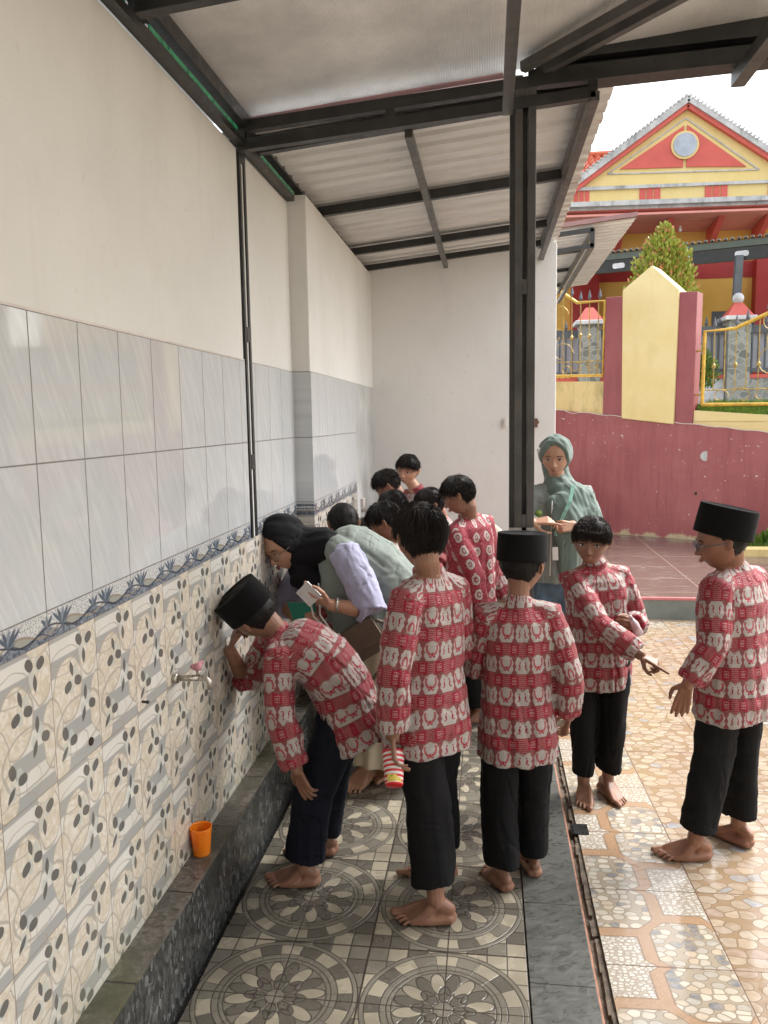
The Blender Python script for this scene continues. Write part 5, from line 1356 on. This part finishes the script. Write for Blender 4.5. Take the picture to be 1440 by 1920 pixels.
def make_body(J, body, mats, vox=.0035, s=None, hands='LR', feet='LR', foot_l=.214, hand_l=.148, ears=True):
    s = s or J['s']; mb = MB(); Hd = J['head']; N = J['neck']; Pl = J['pel']
    add_head(mb, Hd, ears)
    limb(mb, [headpt(Hd,0,-.10,-.10), headpt(Hd,0,-.12,-.36), lerp(headpt(Hd,0,-.10,-.40), N, .6), N - (N-Pl).normalized()*.03], [.052*s,.043*s,.043*s,.058*s], 16, J['fwd'])
    side = (J['shR']-J['shL']).normalized(); bend = J.get('bend', V((0,0,0)))
    limb(mb, [Pl, lerp(Pl, N, .35)+bend*.8, lerp(Pl, N, .75)+bend*.7, N - (N-Pl).normalized()*.05], [(.10*s,.075*s),(.095*s,.07*s),(.11*s,.07*s),(.07*s,.05*s)], 16, side)
    for k, q in (('L', -1), ('R', 1)):
        sh, el, wr = J['sh'+k], J['el'+k], J['wr'+k]
        limb(mb, [lerp(N, sh, .3), sh, lerp(sh, el, .5), el, lerp(el, wr, .35), lerp(el, wr, .8), wr], [.04*s,.044*s,.036*s,.031*s,.033*s,.026*s,(.025*s,.021*s)], 12, J['pn'+k])
        if k in hands: J['fing'+k] = add_hand(mb, wr, J['hd'+k], J['pn'+k], q if 'tf'+k not in J else J['tf'+k], hand_l*s, J['cu'+k], J['th'+k])
        kn, an = J['kn'+k], J['an'+k]
        limb(mb, [J['hip'+k], lerp(J['hip'+k], kn, .5), kn, lerp(kn, an, .3), lerp(kn, an, .75), an + V((0,0,.012*s))], [.068*s,.060*s,.044*s,.044*s,.029*s,.030*s], 12, J['fwd'])
        if k in feet: add_foot(mb, an, J['td'+k], foot_l*s, -q)
    me = union(mb, vox, 3, .45)
    P = co_of(me); 
    zc = P[:,2] < .012; P[zc, 2] = np.maximum(P[zc, 2], .0012); set_co(me, P)
    # lips
    cen = np.empty(len(me.polygons)*3, dtype=np.float32); me.polygons.foreach_get('center', cen); cen = cen.reshape(-1,3) - np.array(Hd['c'])
    x_ = cen@np.array(Hd['r'])/Hd['h']; y_ = cen@np.array(Hd['f'])/Hd['h']; z_ = cen@np.array(Hd['u'])/Hd['h']
    mi = (((x_/.105)**2 + ((z_+.29)/.045)**2) < 1) & (y_ > .35)
    for m_ in mats: me.materials.append(m_)
    me.polygons.foreach_set('use_smooth', [True]*len(me.polygons)); me.polygons.foreach_set('material_index', mi.astype(np.int32))
    root = J['root']; set_co(me, co_of(me) - np.array(root, dtype=np.float32)); me.name = 'person'
    o = bpy.data.objects.new('person', me); COL.objects.link(o); o.location = root; return o
# ------------------------------------------------------------------ people
SK = [K['skin_a'], K['lips']]; SKB = [K['skin_b'], K['lips']]; SKC = [K['skin_c'], K['lips']]
GP = 'pupils in red and white batik shirts at the wash place'
def person(J, label, skin, group=None, vox=.0035, face=True, glasses=None, ears=True, **kw):
    a, b = J['anL'], J['anR']; J['root'] = V(((a.x+b.x)/2, (a.y+b.y)/2, 0))
    o = make_body(J, None, skin, vox, ears=ears, **kw); tag(o, label, 'person', group)
    bpy.context.view_layer.update()
    if face: face_parts(J['head'], o, skin, glasses)
    return o
def pupil(J, label, skin=SK, vox=.0035, hair='short', seed=1, mat='batik', tr='trouser', hem=.20, face=True, glasses=None, group=GP, hemz=.10, cv=.006, hn=1500, fringe=.26, kop=None, wide=1.0, amp=1.0, spiky=.5, sleeve_r=None, tw=1.0, **kw):
    s = J['s']; o = person(J, label, skin, group, vox, face, glasses, **kw)
    make_shirt(J, o, K[mat], s, cv, hem, seed=seed, wide=wide, amp=amp, sleeve_r=sleeve_r)
    make_trousers(J, o, K[tr], s, cv, seed=seed+3, hemz=hemz, w=tw)
    if kop is not None: add_hair(J['head'], o, K['hair'], seed, 'crop', .2, 500, .5); add_kopiah(J['head'], o, K['velvet'], **kop)
    elif hair: add_hair(J['head'], o, K['hair'], seed, hair, spiky, hn, fringe)
    return o

# boy bending towards the wall
J = pose(.46, 1.69, 180, H=1.36, pel=(.465,1.70,.665), neck=(.228,1.685,.912), headc=(.128,1.665,1.005), hy=-30, hpch=45,
    shL=(.250,1.570,.872), shR=(.16,1.80,.872), elL=(.262,1.515,.675), wrL=(.320,1.50,.490), hdL=(.30,.10,-.9), pnL=(.35,.9,.1), cuL=(.15,.25,.35,.5), thL=.1,
    elR=(.052,1.80,.690), wrR=(.030,1.690,.855), hdR=(.30,.0,.85), pnR=(.6,.3,-.3), cuR=(1.1,1.15,1.2,1.2),
    knL=(.352,1.605,.365), knR=(.375,1.80,.36), anL=(.305,1.60,.066), anR=(.330,1.82,.066), tdL=(-1,-.06,0), tdR=(-1,.05,0), bend=V((.04,0,.028)), hemdir=V((.30,0,-.62)).normalized())
hu = V((-.62,-.22,.72)).normalized(); hf = V((-.55,.42,-.55)); r_, f_, u_ = basis(hf, hu); r_ = hf.cross(hu).normalized(); f_ = hu.cross(r_).normalized(); J['head'].update(c=V((.135,1.665,1.0)), f=f_, u=hu, r=f_.cross(hu).normalized(), h=.198)
J['pelup'] = V((-.4,0,.9)).normalized()
b = pupil(J, 'boy in a black cap bending towards the patterned wall with a hand at his mouth', SK, .003, seed=11, tr='trouser_navy', hem=.15, kop=dict(drop=.08, hgt=.50, rx=.45, ry=.52), wide=1.05, hemz=.10, amp=1.1, sleeve_r=.22, hn=900)

# tall boy in front seen from behind with the cup
J = pose(.775, 1.57, 128, H=1.42, feet=None, hy=-8, hpch=8, headc=(.757,1.56,1.302), head_h=.216, pel=(.770,1.57,.735), neck=(.782,1.575,1.168), shL=(.712,1.485,1.106), shR=(.862,1.64,1.106),
    elL=(.672,1.405,.870), wrL=(.668,1.41,.665), hdL=(.08,-.05,-1), pnL=(.75,.1,0), cuL=(.35,.5,.6,.7), thL=.5, elR=(.885,1.72,.87), wrR=(.80,1.85,.82),
    anL=(.805,1.435,.07), anR=(.80,1.71,.07), tdL=(-1,-.05,0), tdR=(-1,.12,0), knL=(.775,1.49,.40), knR=(.79,1.67,.40))
b = pupil(J, 'tall bareheaded boy seen from behind, holding a red striped cup by his side', SK, .003, seed=12, hem=.165, kop=None, hair='short', hn=7000, spiky=.2, hemz=.13, wide=.90)

# boy in a cap seen from behind
J = pose(1.085, 1.72, 98, H=1.27, hy=-38, hpch=4, elR=(1.262,1.70,.795), wrR=(1.268,1.735,.625), hdR=(-.1,.3,-.9), cuR=(1.1,1.2,1.25,1.3), thR=.8, elL=(.930,1.75,.795), wrL=(1.00,1.90,.80),
    anL=(1.025,1.67,.065), anR=(1.145,1.78,.065), tdL=(-.5,.8,0), tdR=(-.2,1,0))
b = pupil(J, 'boy in a black cap seen from behind in front of the steel post', SK, .003, seed=13, hem=.215, kop=dict(drop=.10, hgt=.50, rx=.44, ry=.52), wide=.97, hemz=.085, amp=1.0, tw=1.14)

# pointing boy
J = pose(1.46, 2.42, 270, H=1.31, hy=-14, hpch=6, hroll=-4, headc=(1.420,2.375,1.165), neck=(1.440,2.41,1.045), shR=(1.335,2.375,1.00), shL=(1.550,2.45,1.00), elR=(1.440,2.215,.835), wrR=(1.590,2.145,.735),
    hdR=(.85,-.25,-.38), pnR=(-.2,.3,-.9), cuR=(.02,1.25,1.35,1.4), thR=.9, elL=(1.625,2.42,.80), wrL=(1.585,2.28,.825), hdL=(-.35,-.75,.25), pnL=(-.7,.4,0), cuL=(.9,1.0,1.1,1.2), thL=.8,
    anR=(1.403,2.40,.065), anL=(1.515,2.44,.065), tdR=(-.12,-1,0), tdL=(.42,-.9,0), fwd=V((0,-1,0)), tfR=-1, gaze=-.6)
b = pupil(J, 'bareheaded boy facing the camera and pointing with one finger, on the pebble tiles', SK, .003, seed=14, hem=.19, fringe=.20, hn=5000, spiky=.25, hemz=.12)

# boy on the right with glasses
K['frame_blue'] = simple('blue grey glasses frame', (.05,.08,.12), .3); K['frame_thin'] = simple('thin metal frame', (.20,.16,.12), .25, metal=.6)
J = pose(1.90, 1.98, 132, H=1.39, hy=44, hpch=10, headc=(1.838,1.965,1.228), neck=(1.885,1.985,1.125), shL=(1.800,1.885,1.065), shR=(1.985,2.07,1.07), elL=(1.785,1.83,.865), wrL=(1.690,1.80,.735), hdL=(-.22,.0,-1), pnL=(.3,.9,0), cuL=(.25,.3,.35,.4),
    elR=(2.08,2.06,.85), wrR=(1.99,2.20,.80), anL=(1.765,1.925,.068), anR=(1.965,2.065,.068), tdL=(-1,-.03,0), tdR=(-.66,.75,0), knL=(1.822,1.935,.39), knR=(1.955,2.05,.39))
b = pupil(J, 'boy in a black cap and glasses seen from the side, on the pebble tiles', SKC, .003, seed=15, hem=.175, kop=dict(drop=.10, hgt=.54, tilt=.38, rx=.44, ry=.52), wide=1.04, glasses=K['frame_blue'], hemz=.12)

# ---- teacher with the black headscarf
def hood(J, o, mat, name, op=(.30,.40,-.03), k=1.16, drape=None, vox=.005, seed=3, amp=1.0, tube=True):
    """headscarf: shell round the head with a face opening, plus draped cloth"""
    H = J['head']
    def fn(x, y, z):
        px, py, pz = skull(x, y, z); g_ = 1 - math.sqrt((px/op[0])**2 + ((pz-op[2])/op[1])**2) if y > .02 else -1
        q = k if g_ < 0 else k - .30*smooth01(g_/.22)
        rim = .03*math.exp(-((g_)/.10)**2) if y > .02 else 0
        zz = pz*(q if pz > 0 else 1.10)
        return tuple(headpt(H, px*(q+rim), py*(q+rim*1.3) + (.03 if g_ > -.4 and g_ < 0 else 0), zz + .015))
    mb = MB(); vs, fs = skull_grid(fn, 48, 36); mb.add(vs, fs)
    for pts, R, ref in (drape or []): limb(mb, pts, R, 20, ref)
    me = union(mb, vox, 3); fold(me, (J['neck'] - H['c']).normalized(), .0035*amp, 6, 30, seed, None)
    return place(me, name, mat, o)
K['scarf_black'] = cloth_mat('black scarf cloth', (.006,.006,.008), .85, .02); K['scarf_green'] = cloth_mat('sage green scarf', (.13,.175,.155), .75, .25); K['scarf_pink'] = cloth_mat('dusty pink scarf', (.50,.26,.28), .75, .25)
K['scarf_cream'] = cloth_mat('cream scarf', (.50,.42,.33), .8, .2)
K['vest'] = cloth_mat('grey green vest cloth', (.20,.235,.215), .7, .15); K['jacket'] = cloth_mat('grey jacket cloth', (.22,.24,.225), .7, .15); K['lavender'] = cloth_mat('lavender chambray', (.36,.36,.50), .8, .2, var=.05)
K['skirt'] = cloth_mat('cream skirt cloth', (.60,.52,.38), .85, .2); K['jeans'] = cloth_mat('faded blue jeans', (.10,.15,.21), .85, .1, var=.35); K['taupe'] = simple('taupe leather', (.115,.085,.06), .45, .12, 14, bump=.2)
K['card'] = simple('white card', (.75,.73,.71), .3); K['teal'] = cloth_mat('teal cloth', (.03,.22,.16), .7); K['phone_m'] = simple('phone glass', (.02,.02,.025), .1); K['phone_w'] = simple('phone case', (.6,.6,.6), .3); K['mint'] = simple('mint lanyard ribbon', (.25,.50,.42), .5, .4, 30)
J = pose(.5, 2.45, 185, H=1.54, head_h=.234, pel=(.575,2.475,.85), neck=(.270,2.395,1.135), headc=(.078,2.345,1.155), shL=(.370,2.245,1.125), shR=(.165,2.555,1.085), elL=(.485,2.185,.890), wrL=(.325,2.135,.925), hdL=(-.9,.02,.32), pnL=(.1,.55,.75), cuL=(.5,.55,.6,.65), thL=.0,
    elR=(.03,2.50,.84), wrR=(.14,2.30,.82), hdR=(.8,-.4,.1), anL=(.405,2.44,.075), anR=(.52,2.56,.075), tdL=(-.35,-.94,0), tdR=(-.5,-.8,0), knL=(.47,2.42,.42), knR=(.54,2.54,.42), bend=V((.03,0,.055)), hemdir=V((.40,.05,-.85)).normalized(), tfL=-1)
hf = V((-.50,-.70,-.50)).normalized(); r_ = hf.cross(V((-.30,-.12,.9))).normalized(); J['head'].update(f=hf, r=r_, u=r_.cross(hf).normalized())
o = person(J, 'woman in a black headscarf, glasses and grey green vest bending over with a phone', SKB, None, .0035, True, K['frame_thin'], ears=False, foot_l=.20, hand_l=.155)
N_ = J['neck']; C_ = J['head']['c']
hood(J, o, K['scarf_black'], 'headscarf', op=(.34,.49,-.09), k=1.14, drape=[
    ([C_+V((.04,.03,-.02)), lerp(C_,N_,.55)+V((0,0,-.02)), N_+V((.0,-.01,.0)), N_+V((.03,0,-.005))], [(.10,.10),(.095,.10),(.12,.09),(.12,.06)], J['head']['r']),
    ([C_+V((.06,.03,-.075)), C_+V((.085,.0,-.150)), N_+V((-.055,-.05,-.16)), N_+V((-.03,-.045,-.20))], [(.055,.06),(.075,.07),(.080,.06),(.05,.04)], J['head']['r'])], amp=1.4)
make_shirt(J, o, K['vest'], 1.1, .006, .18, name='vest', seed=21, sleeveless=True, wide=1.14, collar=False, amp=1.1, extra=[([(.33,2.33,1.08),(.36,2.31,.94),(.42,2.32,.80)], [(.10,.06),(.12,.07),(.13,.07)], 16, (1,0,0))])
mb = MB()
for k in ('L', 'R'):
    sh, el, wr = J['sh'+k], J['el'+k], J['wr'+k]
    limb(mb, [lerp(J['neck'], sh, .6), sh, lerp(sh, el, .5)+V((.01,0,0)), el, lerp(el, wr, .20), lerp(el, wr, .30)], [.060,.070,.072,.070,.062,.050], 18, J['fwd'], flat=(False, True))
me = union(mb, .0055, 4); fold(me, (0,0,1), .006, 9, 26, 5); fold(me, (1,0,0), .003, 30, 30, 6); place(me, 'blouse_sleeves', K['lavender'], o)
mb = MB(); cx, cy = .50, 2.50
limb(mb, [(.56,2.475,.86),(.545,2.485,.72),(.52,2.49,.50),(.505,2.50,.30),(.495,2.50,.125)], [(.135,.12),(.165,.15),(.178,.165),(.195,.18),(.215,.20)], 40, (1,0,0), flat=(True,True))
me = union(mb, .007, 3); P = co_of(me).astype(float); a = np.arctan2(P[:,1]-cy, P[:,0]-cx); k = (.86-P[:,2])/.74; rr_ = np.sin(a*17+np.sin(P[:,2]*9)*1.2)*.010*k + .008*np.sin(a*7+2)*k + .006*(np.mod(P[:,2],.25) > .235)
P[:,0] += np.cos(a)*rr_; P[:,1] += np.sin(a)*rr_; set_co(me, P); place(me, 'long_skirt', K['skirt'], o)
m = MB(); 
for p_, q_ in ((V((.255,2.22,1.0)), V((.335,2.13,.80))), (V((.20,2.24,.98)), V((.33,2.125,.80)))): m.tube([p_, lerp(p_, q_, .5)+V((-.02,-.03,-.02)), q_], .004, 6)
putmb(m, 'lanyard', K['card'], o)
m = MB(); m.bar((.338,2.115,.805), (.350,2.105,.735), .004, .052, up=(1,0,0)); putmb(m, 'name_card', K['card'], o, False)
m = MB(); w0 = J['wrL']; m.tube([w0+V((.028,-.0,.03)), w0+V((.03,-.026,.0)), w0+V((.028,-.012,-.026)), w0+V((.03,.012,-.024)), w0+V((.03,.024,.005)), w0+V((.028,.0,.03))], .0055, 6); putmb(m, 'wristwatch', K['metal_bright'], o)
m = MB(); m.prism([(.10,.90),(.22,.90),(.27,.70),(.16,.72)], 'y', 2.27, 2.285); putmb(m, 'teal_cloth', K['teal'], o, False)
t = thing('shoulder_bag', (.46,2.20,.75), 'taupe leather shoulder bag with a flap, hanging at the hip of the bending woman', 'bag')
m = MB(); e1 = V((.82,.10,.50)).normalized()
c0 = V((.425,2.19,.745)); u0 = e1.cross(V((0,-1,0))).normalized()*-1; 
def bagbox(m, c, hw, hh, y0, y1, rnd=.03):
    pts = []
    for sx, sz, a0 in ((1,1,0),(-1,1,90),(-1,-1,180),(1,-1,270)):
        for q in range(5):
            a = rad(a0+22.5*q); pts.append((sx*(hw-rnd)+rnd*math.cos(a), sz*(hh-rnd)+rnd*math.sin(a)))
    P3 = [c + e1*x_ + u0*z_ for x_, z_ in pts]; n = len(P3)
    m.add([p + V((0,y0,0)) for p in P3] + [p + V((0,y1,0)) for p in P3], [tuple(range(n)), tuple(range(2*n-1,n-1,-1))] + [(i,(i+1)%n,(i+1)%n+n,i+n) for i in range(n)])
if u0.z < 0: u0 = -u0
bagbox(m, c0, .115, .075, -.03, .035); m.build('bag_body', K['taupe'], t, bevel=.006)
m = MB(); bagbox(m, c0+u0*.022, .120, .055, -.042, -.031, .025); m.build('flap', K['taupe'], t, bevel=.003)
m = MB(); m.tube([c0+e1*.10+u0*.07, c0+e1*.17+V((.02,.02,-.02)), c0+e1*.165+V((.0,.03,-.14)), c0+e1*.05+V((.02,.03,-.19)), c0-e1*.05+V((.02,.03,-.13))], .009, 8); m.build('strap', K['taupe'], t)
m = MB(); m.tube([c0+e1*.165+V((0,-.02,.03)), c0+e1*.19+V((0,-.03,-.0)), c0+e1*.165+V((0,-.03,-.02)), c0+e1*.165+V((0,-.02,.03))], .005, 6); m.build('strap_ring', K['gold'], t)
m = MB(); m.bar((.205,2.12,1.005), (.265,2.115,.945), .074, .010, up=(-.2,.9,.3)); ph = m.build('mobile_phone', K['phone_w'], None, bevel=.003)
tag(ph, 'pale mobile phone held by the woman in the black headscarf', 'phone')

# ---- teacher with the green headscarf
J = pose(1.355, 3.30, 258, H=1.57, head_h=.205, pel=(1.355,3.30,.83), neck=(1.350,3.30,1.315), hy=2, hpch=12, headc=(1.338,3.27,1.487), shR=(1.222,3.285,1.275), shL=(1.485,3.335,1.275), elR=(1.150,3.22,1.045), wrR=(1.205,3.07,1.155), hdR=(.95,-.12,.12), pnR=(0,.5,-.85), cuR=(.15,.7,.9,1.0), thR=.6,
    elL=(1.555,3.24,1.04), wrL=(1.440,3.12,1.125), hdL=(-.9,-.25,.05), pnL=(-.3,.8,-.3), cuL=(1.2,1.3,1.3,1.3), thL=.9, tfR=-1)
o = person(J, 'woman in a sage green headscarf and grey jacket standing behind the steel post', SKB, None, .0035, ears=False)
N_ = J['neck']; C_ = J['head']['c']; sd_ = (J['shR']-J['shL']).normalized()
hood(J, o, K['scarf_green'], 'headscarf', op=(.33,.50,-.11), k=1.14, drape=[
    ([C_+V((0,.075,-.03)), N_+V((0,.03,.06)), N_+V((.01,.0,-.005)), N_+V((.045,-.005,-.05)), N_+V((.085,-.01,-.14))], [(.07,.06),(.07,.065),(.10,.085),(.125,.108),(.115,.118)], sd_),
    ([N_+V((.08,-.02,-.06)), J['shL']+V((.005,-.03,-.03)), lerp(J['shL'],J['elL'],.5)+V((0,-.02,.0)), lerp(J['shL'],J['elL'],.85)+V((-.01,-.03,.0))], [(.085,.085),(.075,.075),(.070,.068),(.062,.06)], J['fwd']),
    ([N_+V((.0,-.10,-.05)), N_+V((.05,-.145,-.18)), N_+V((.045,-.15,-.30)), N_+V((.06,-.14,-.46))], [(.07,.03),(.085,.028),(.05,.022),(.045,.018)], (1,0,0))], vox=.0055, amp=1.6)
make_shirt(J, o, K['jacket'], 1.1, .006, .02, name='jacket', seed=31, wide=1.0, amp=1.0, cuff=.05)
make_trousers(J, o, K['jeans'], 1.12, .007, name='jeans', seed=33, hemz=.12)
m = MB(); pts = [N_+V((.075,-.115,.02)), N_+V((.055,-.155,-.06)), N_+V((.01,-.165,-.16)), N_+V((-.02,-.165,-.24))]
for a_, b_ in zip(pts[:-1], pts[1:]): m.bar(a_, b_, .018, .003, up=(0,-1,.2))
putmb(m, 'lanyard', K['mint'], o, False)
m = MB(); m.tube([N_+V((-.035,-.135,-.06)), N_+V((-.04,-.140,-.25)), N_+V((-.045,-.142,-.46))], .003, 5); putmb(m, 'zip_line', K['putty'], o)
m = MB(); m.lathe([(0,0),(.020,0),(.020,.002),(0,.003)], N_+V((-.105,-.132,-.125)), 16, M=Matrix.Rotation(PI/2,3,'X')); putmb(m, 'round_badge', simple('green and tan badge', (.20,.30,.06), .5, .8, 60), o)
m = MB(); m.bar(N_+V((-.02,-.168,-.30)), N_+V((-.018,-.168,-.37)), .03, .003, up=(0,-1,0)); putmb(m, 'name_card', K['card'], o, False)
m = MB()
for i in range(5): a = 2*PI*i/5; blob(m, headpt(J['head'], .40+.03*math.cos(a)*.5, .25, .22+.035*math.sin(a)), (.008,.008,.008), None, 6)
putmb(m, 'flower_pin', K['card'], o)

# ---- the group at the back
def back(x, y, face, H, lean, label, skin=SK, vox=.005, **kw):
    pk = {k: kw.pop(k) for k in list(kw) if k in ('hy','hpch','hroll','headc','neck','pel','elL','wrL','elR','wrR','anL','anR','tdL','tdR','gaze','shL','shR','hdL','cuL','hdR','cuR')}
    J = pose(x, y, face, H, lean, **pk); kw.setdefault('cv', .008); kw.setdefault('hn', 2200); return J, pupil(J, label, skin, vox, **kw)
# tall boy in profile
back(.885, 3.32, 138, 1.41, 2, 'bareheaded boy in profile looking down, in an oval patterned shirt by the end wall', SK, .0038, hy=38, hpch=24, headc=(.822,3.27,1.278), shL=(.80,3.225,1.075), elL=(.905,3.17,.86), wrL=(.935,3.15,.70), anL=(.93,3.24,.07), anR=(.91,3.42,.07), tdL=(-1,-.15,0), tdR=(-1,.1,0), mat='batik_oval', seed=41, hn=3500, cv=.007, hem=.12, spiky=.3, hemz=.09)
back(.76, 3.72, 190, 1.31, 8, 'dark haired child with face half hidden, just behind the boy in profile', SKC, hpch=30, hy=10, seed=42, elL=(.80,3.52,.80), wrL=(.66,3.50,.90))
back(.60, 3.0, 185, 1.30, 18, 'boy bending his head, directly left of the tall boy with the striped cup', SK, .004, hpch=32, hy=-8, seed=43, headc=(.452,2.97,1.17), hn=3500, mat='batik')
back(.52, 3.26, 185, 1.24, 20, 'short child mostly hidden, lowest head beside the bare cement strip of the wall', SK, hpch=40, seed=44, headc=(.352,3.22,1.07), mat='batik_oval')
back(.50, 3.66, 182, 1.30, 6, 'child whose black crown shows just in front of the pink headscarf', SK, hpch=35, seed=45, headc=(.420,3.64,1.17))
back(.40, 4.15, 175, 1.40, 10, 'spiky haired boy bowing his head beside the bare cement end of the wall', SK, .0045, hpch=38, hy=10, seed=46, headc=(.322,4.12,1.262), spiky=.8, hn=2500)
back(.49, 4.66, 240, 1.44, 4, 'smiling boy farthest back, facing the camera against the white end wall', SKB, .004, hpch=10, hy=12, hroll=-8, seed=47, headc=(.405,4.62,1.335), hn=2600, fringe=.22, gaze=-.5)
back(.30, 2.80, 118, 1.29, 4, 'boy with cropped hair behind the shoulder of the woman in the black headscarf', SKC, .004, hpch=12, hair='crop', seed=48, headc=(.265,2.78,1.185), hn=1500, fringe=.30)
# two girls in headscarves, mostly hidden
J = pose(.72, 3.98, 185, 1.30, 34, hpch=45); o = person(J, 'girl in a dusty pink headscarf bending behind the group of boys', SKB, None, .006, ears=False)
N_, C_ = J['neck'], J['head']['c']; hood(J, o, K['scarf_pink'], 'headscarf', drape=[([C_, N_+V((0,0,.03)), lerp(N_,J['pel'],.25)+V((0,0,.05)), lerp(N_,J['pel'],.5)+V((0,0,.0))], [(.10,.10),(.13,.10),(.17,.12),(.17,.12)], (0,1,0))], vox=.007)
make_shirt(J, o, K['batik'], J['s'], .009, .2, seed=51); make_trousers(J, o, K['trouser'], J['s'], .009, seed=52)
J = pose(1.06, 3.80, 190, 1.18, 30, hpch=35, headc=(.98,3.78,.955)); o = person(J, 'small child in a cream headscarf bending behind the boy in profile', SKB, None, .006, ears=False)
N_, C_ = J['neck'], J['head']['c']; hood(J, o, K['scarf_cream'], 'headscarf', vox=.007, drape=[([C_, N_+V((0,0,.0))], [(.08,.08),(.09,.08)], (0,1,0))]); make_shirt(J, o, K['batik'], J['s'], .009, .2, seed=53); make_trousers(J, o, K['trouser'], J['s'], .009, seed=54)

# ---- things in hands
def cup_mat():
    m = Mat('striped paper cup', .35); x, y, z = m.xyz(m.coord()); st = m.fr(z*62.0) > .5
    col = m.mix(st, (.75,.72,.70), (.60,.02,.03)); n = m.noise(m.coord(), 55, 2); leaf = m.mix(n > .5, (.15,.30,.05), (.70,.55,.10))
    pat = m.M('MULTIPLY', z < .062, m.M('MULTIPLY', z > .008, m.noise(m.coord(), 28, 2) > .52)); col = m.mix(pat, col, leaf); col = m.mix(z < .006, col, (.62,.015,.02))
    return m.out(col, .35)
m = MB(); m.lathe([(0,0),(.027,0),(.0295,.004),(.037,.108),(.039,.112),(.036,.112),(.034,.105),(.027,.01),(0,.008)], n=28)
cp = m.build('striped_cup', cup_mat(), smooth=True); ax = (V((.662,1.455,.605)) - V((.673,1.375,.515))).normalized()
cp.matrix_world = Matrix.Translation((.676,1.372,.508)) @ ax.to_track_quat('Z', 'Y').to_matrix().to_4x4(); tag(cp, 'red and white striped cup with a red base held low by the tall boy', 'cup')
m = MB(); m.tube([(.035,1.735,.905),(.10,1.70,.955)], .004, 6); m.box(.020,.04,1.728,1.742,.892,.906); tag(m.build('toothbrush', K['card']), 'small white toothbrush in the raised hand of the bending boy', 'toothbrush')
m = MB(); m.tube([(1.60,2.235,.80),(1.575,2.215,.845),(1.563,2.205,.868)], [.019,.017,.008], 10); m.tube([(1.563,2.205,.868),(1.556,2.20,.882)], .007, 8)
tag(m.build('toothpaste_tube', simple('pale pink tube', (.62,.50,.55), .3, .3, 60), smooth=True), 'small pale pink tube held against the chest by the pointing boy', 'tube')
m = MB(); m.lathe([(0,0),(.026,0),(.033,.085),(.031,.085),(.025,.004),(0,.004)], (.335,3.10,.955), 16); tag(m.build('yellow_cup', simple('yellow plastic', (.70,.42,.02), .3), smooth=True), 'yellow plastic cup beside the lowest head near the cement strip', 'cup')
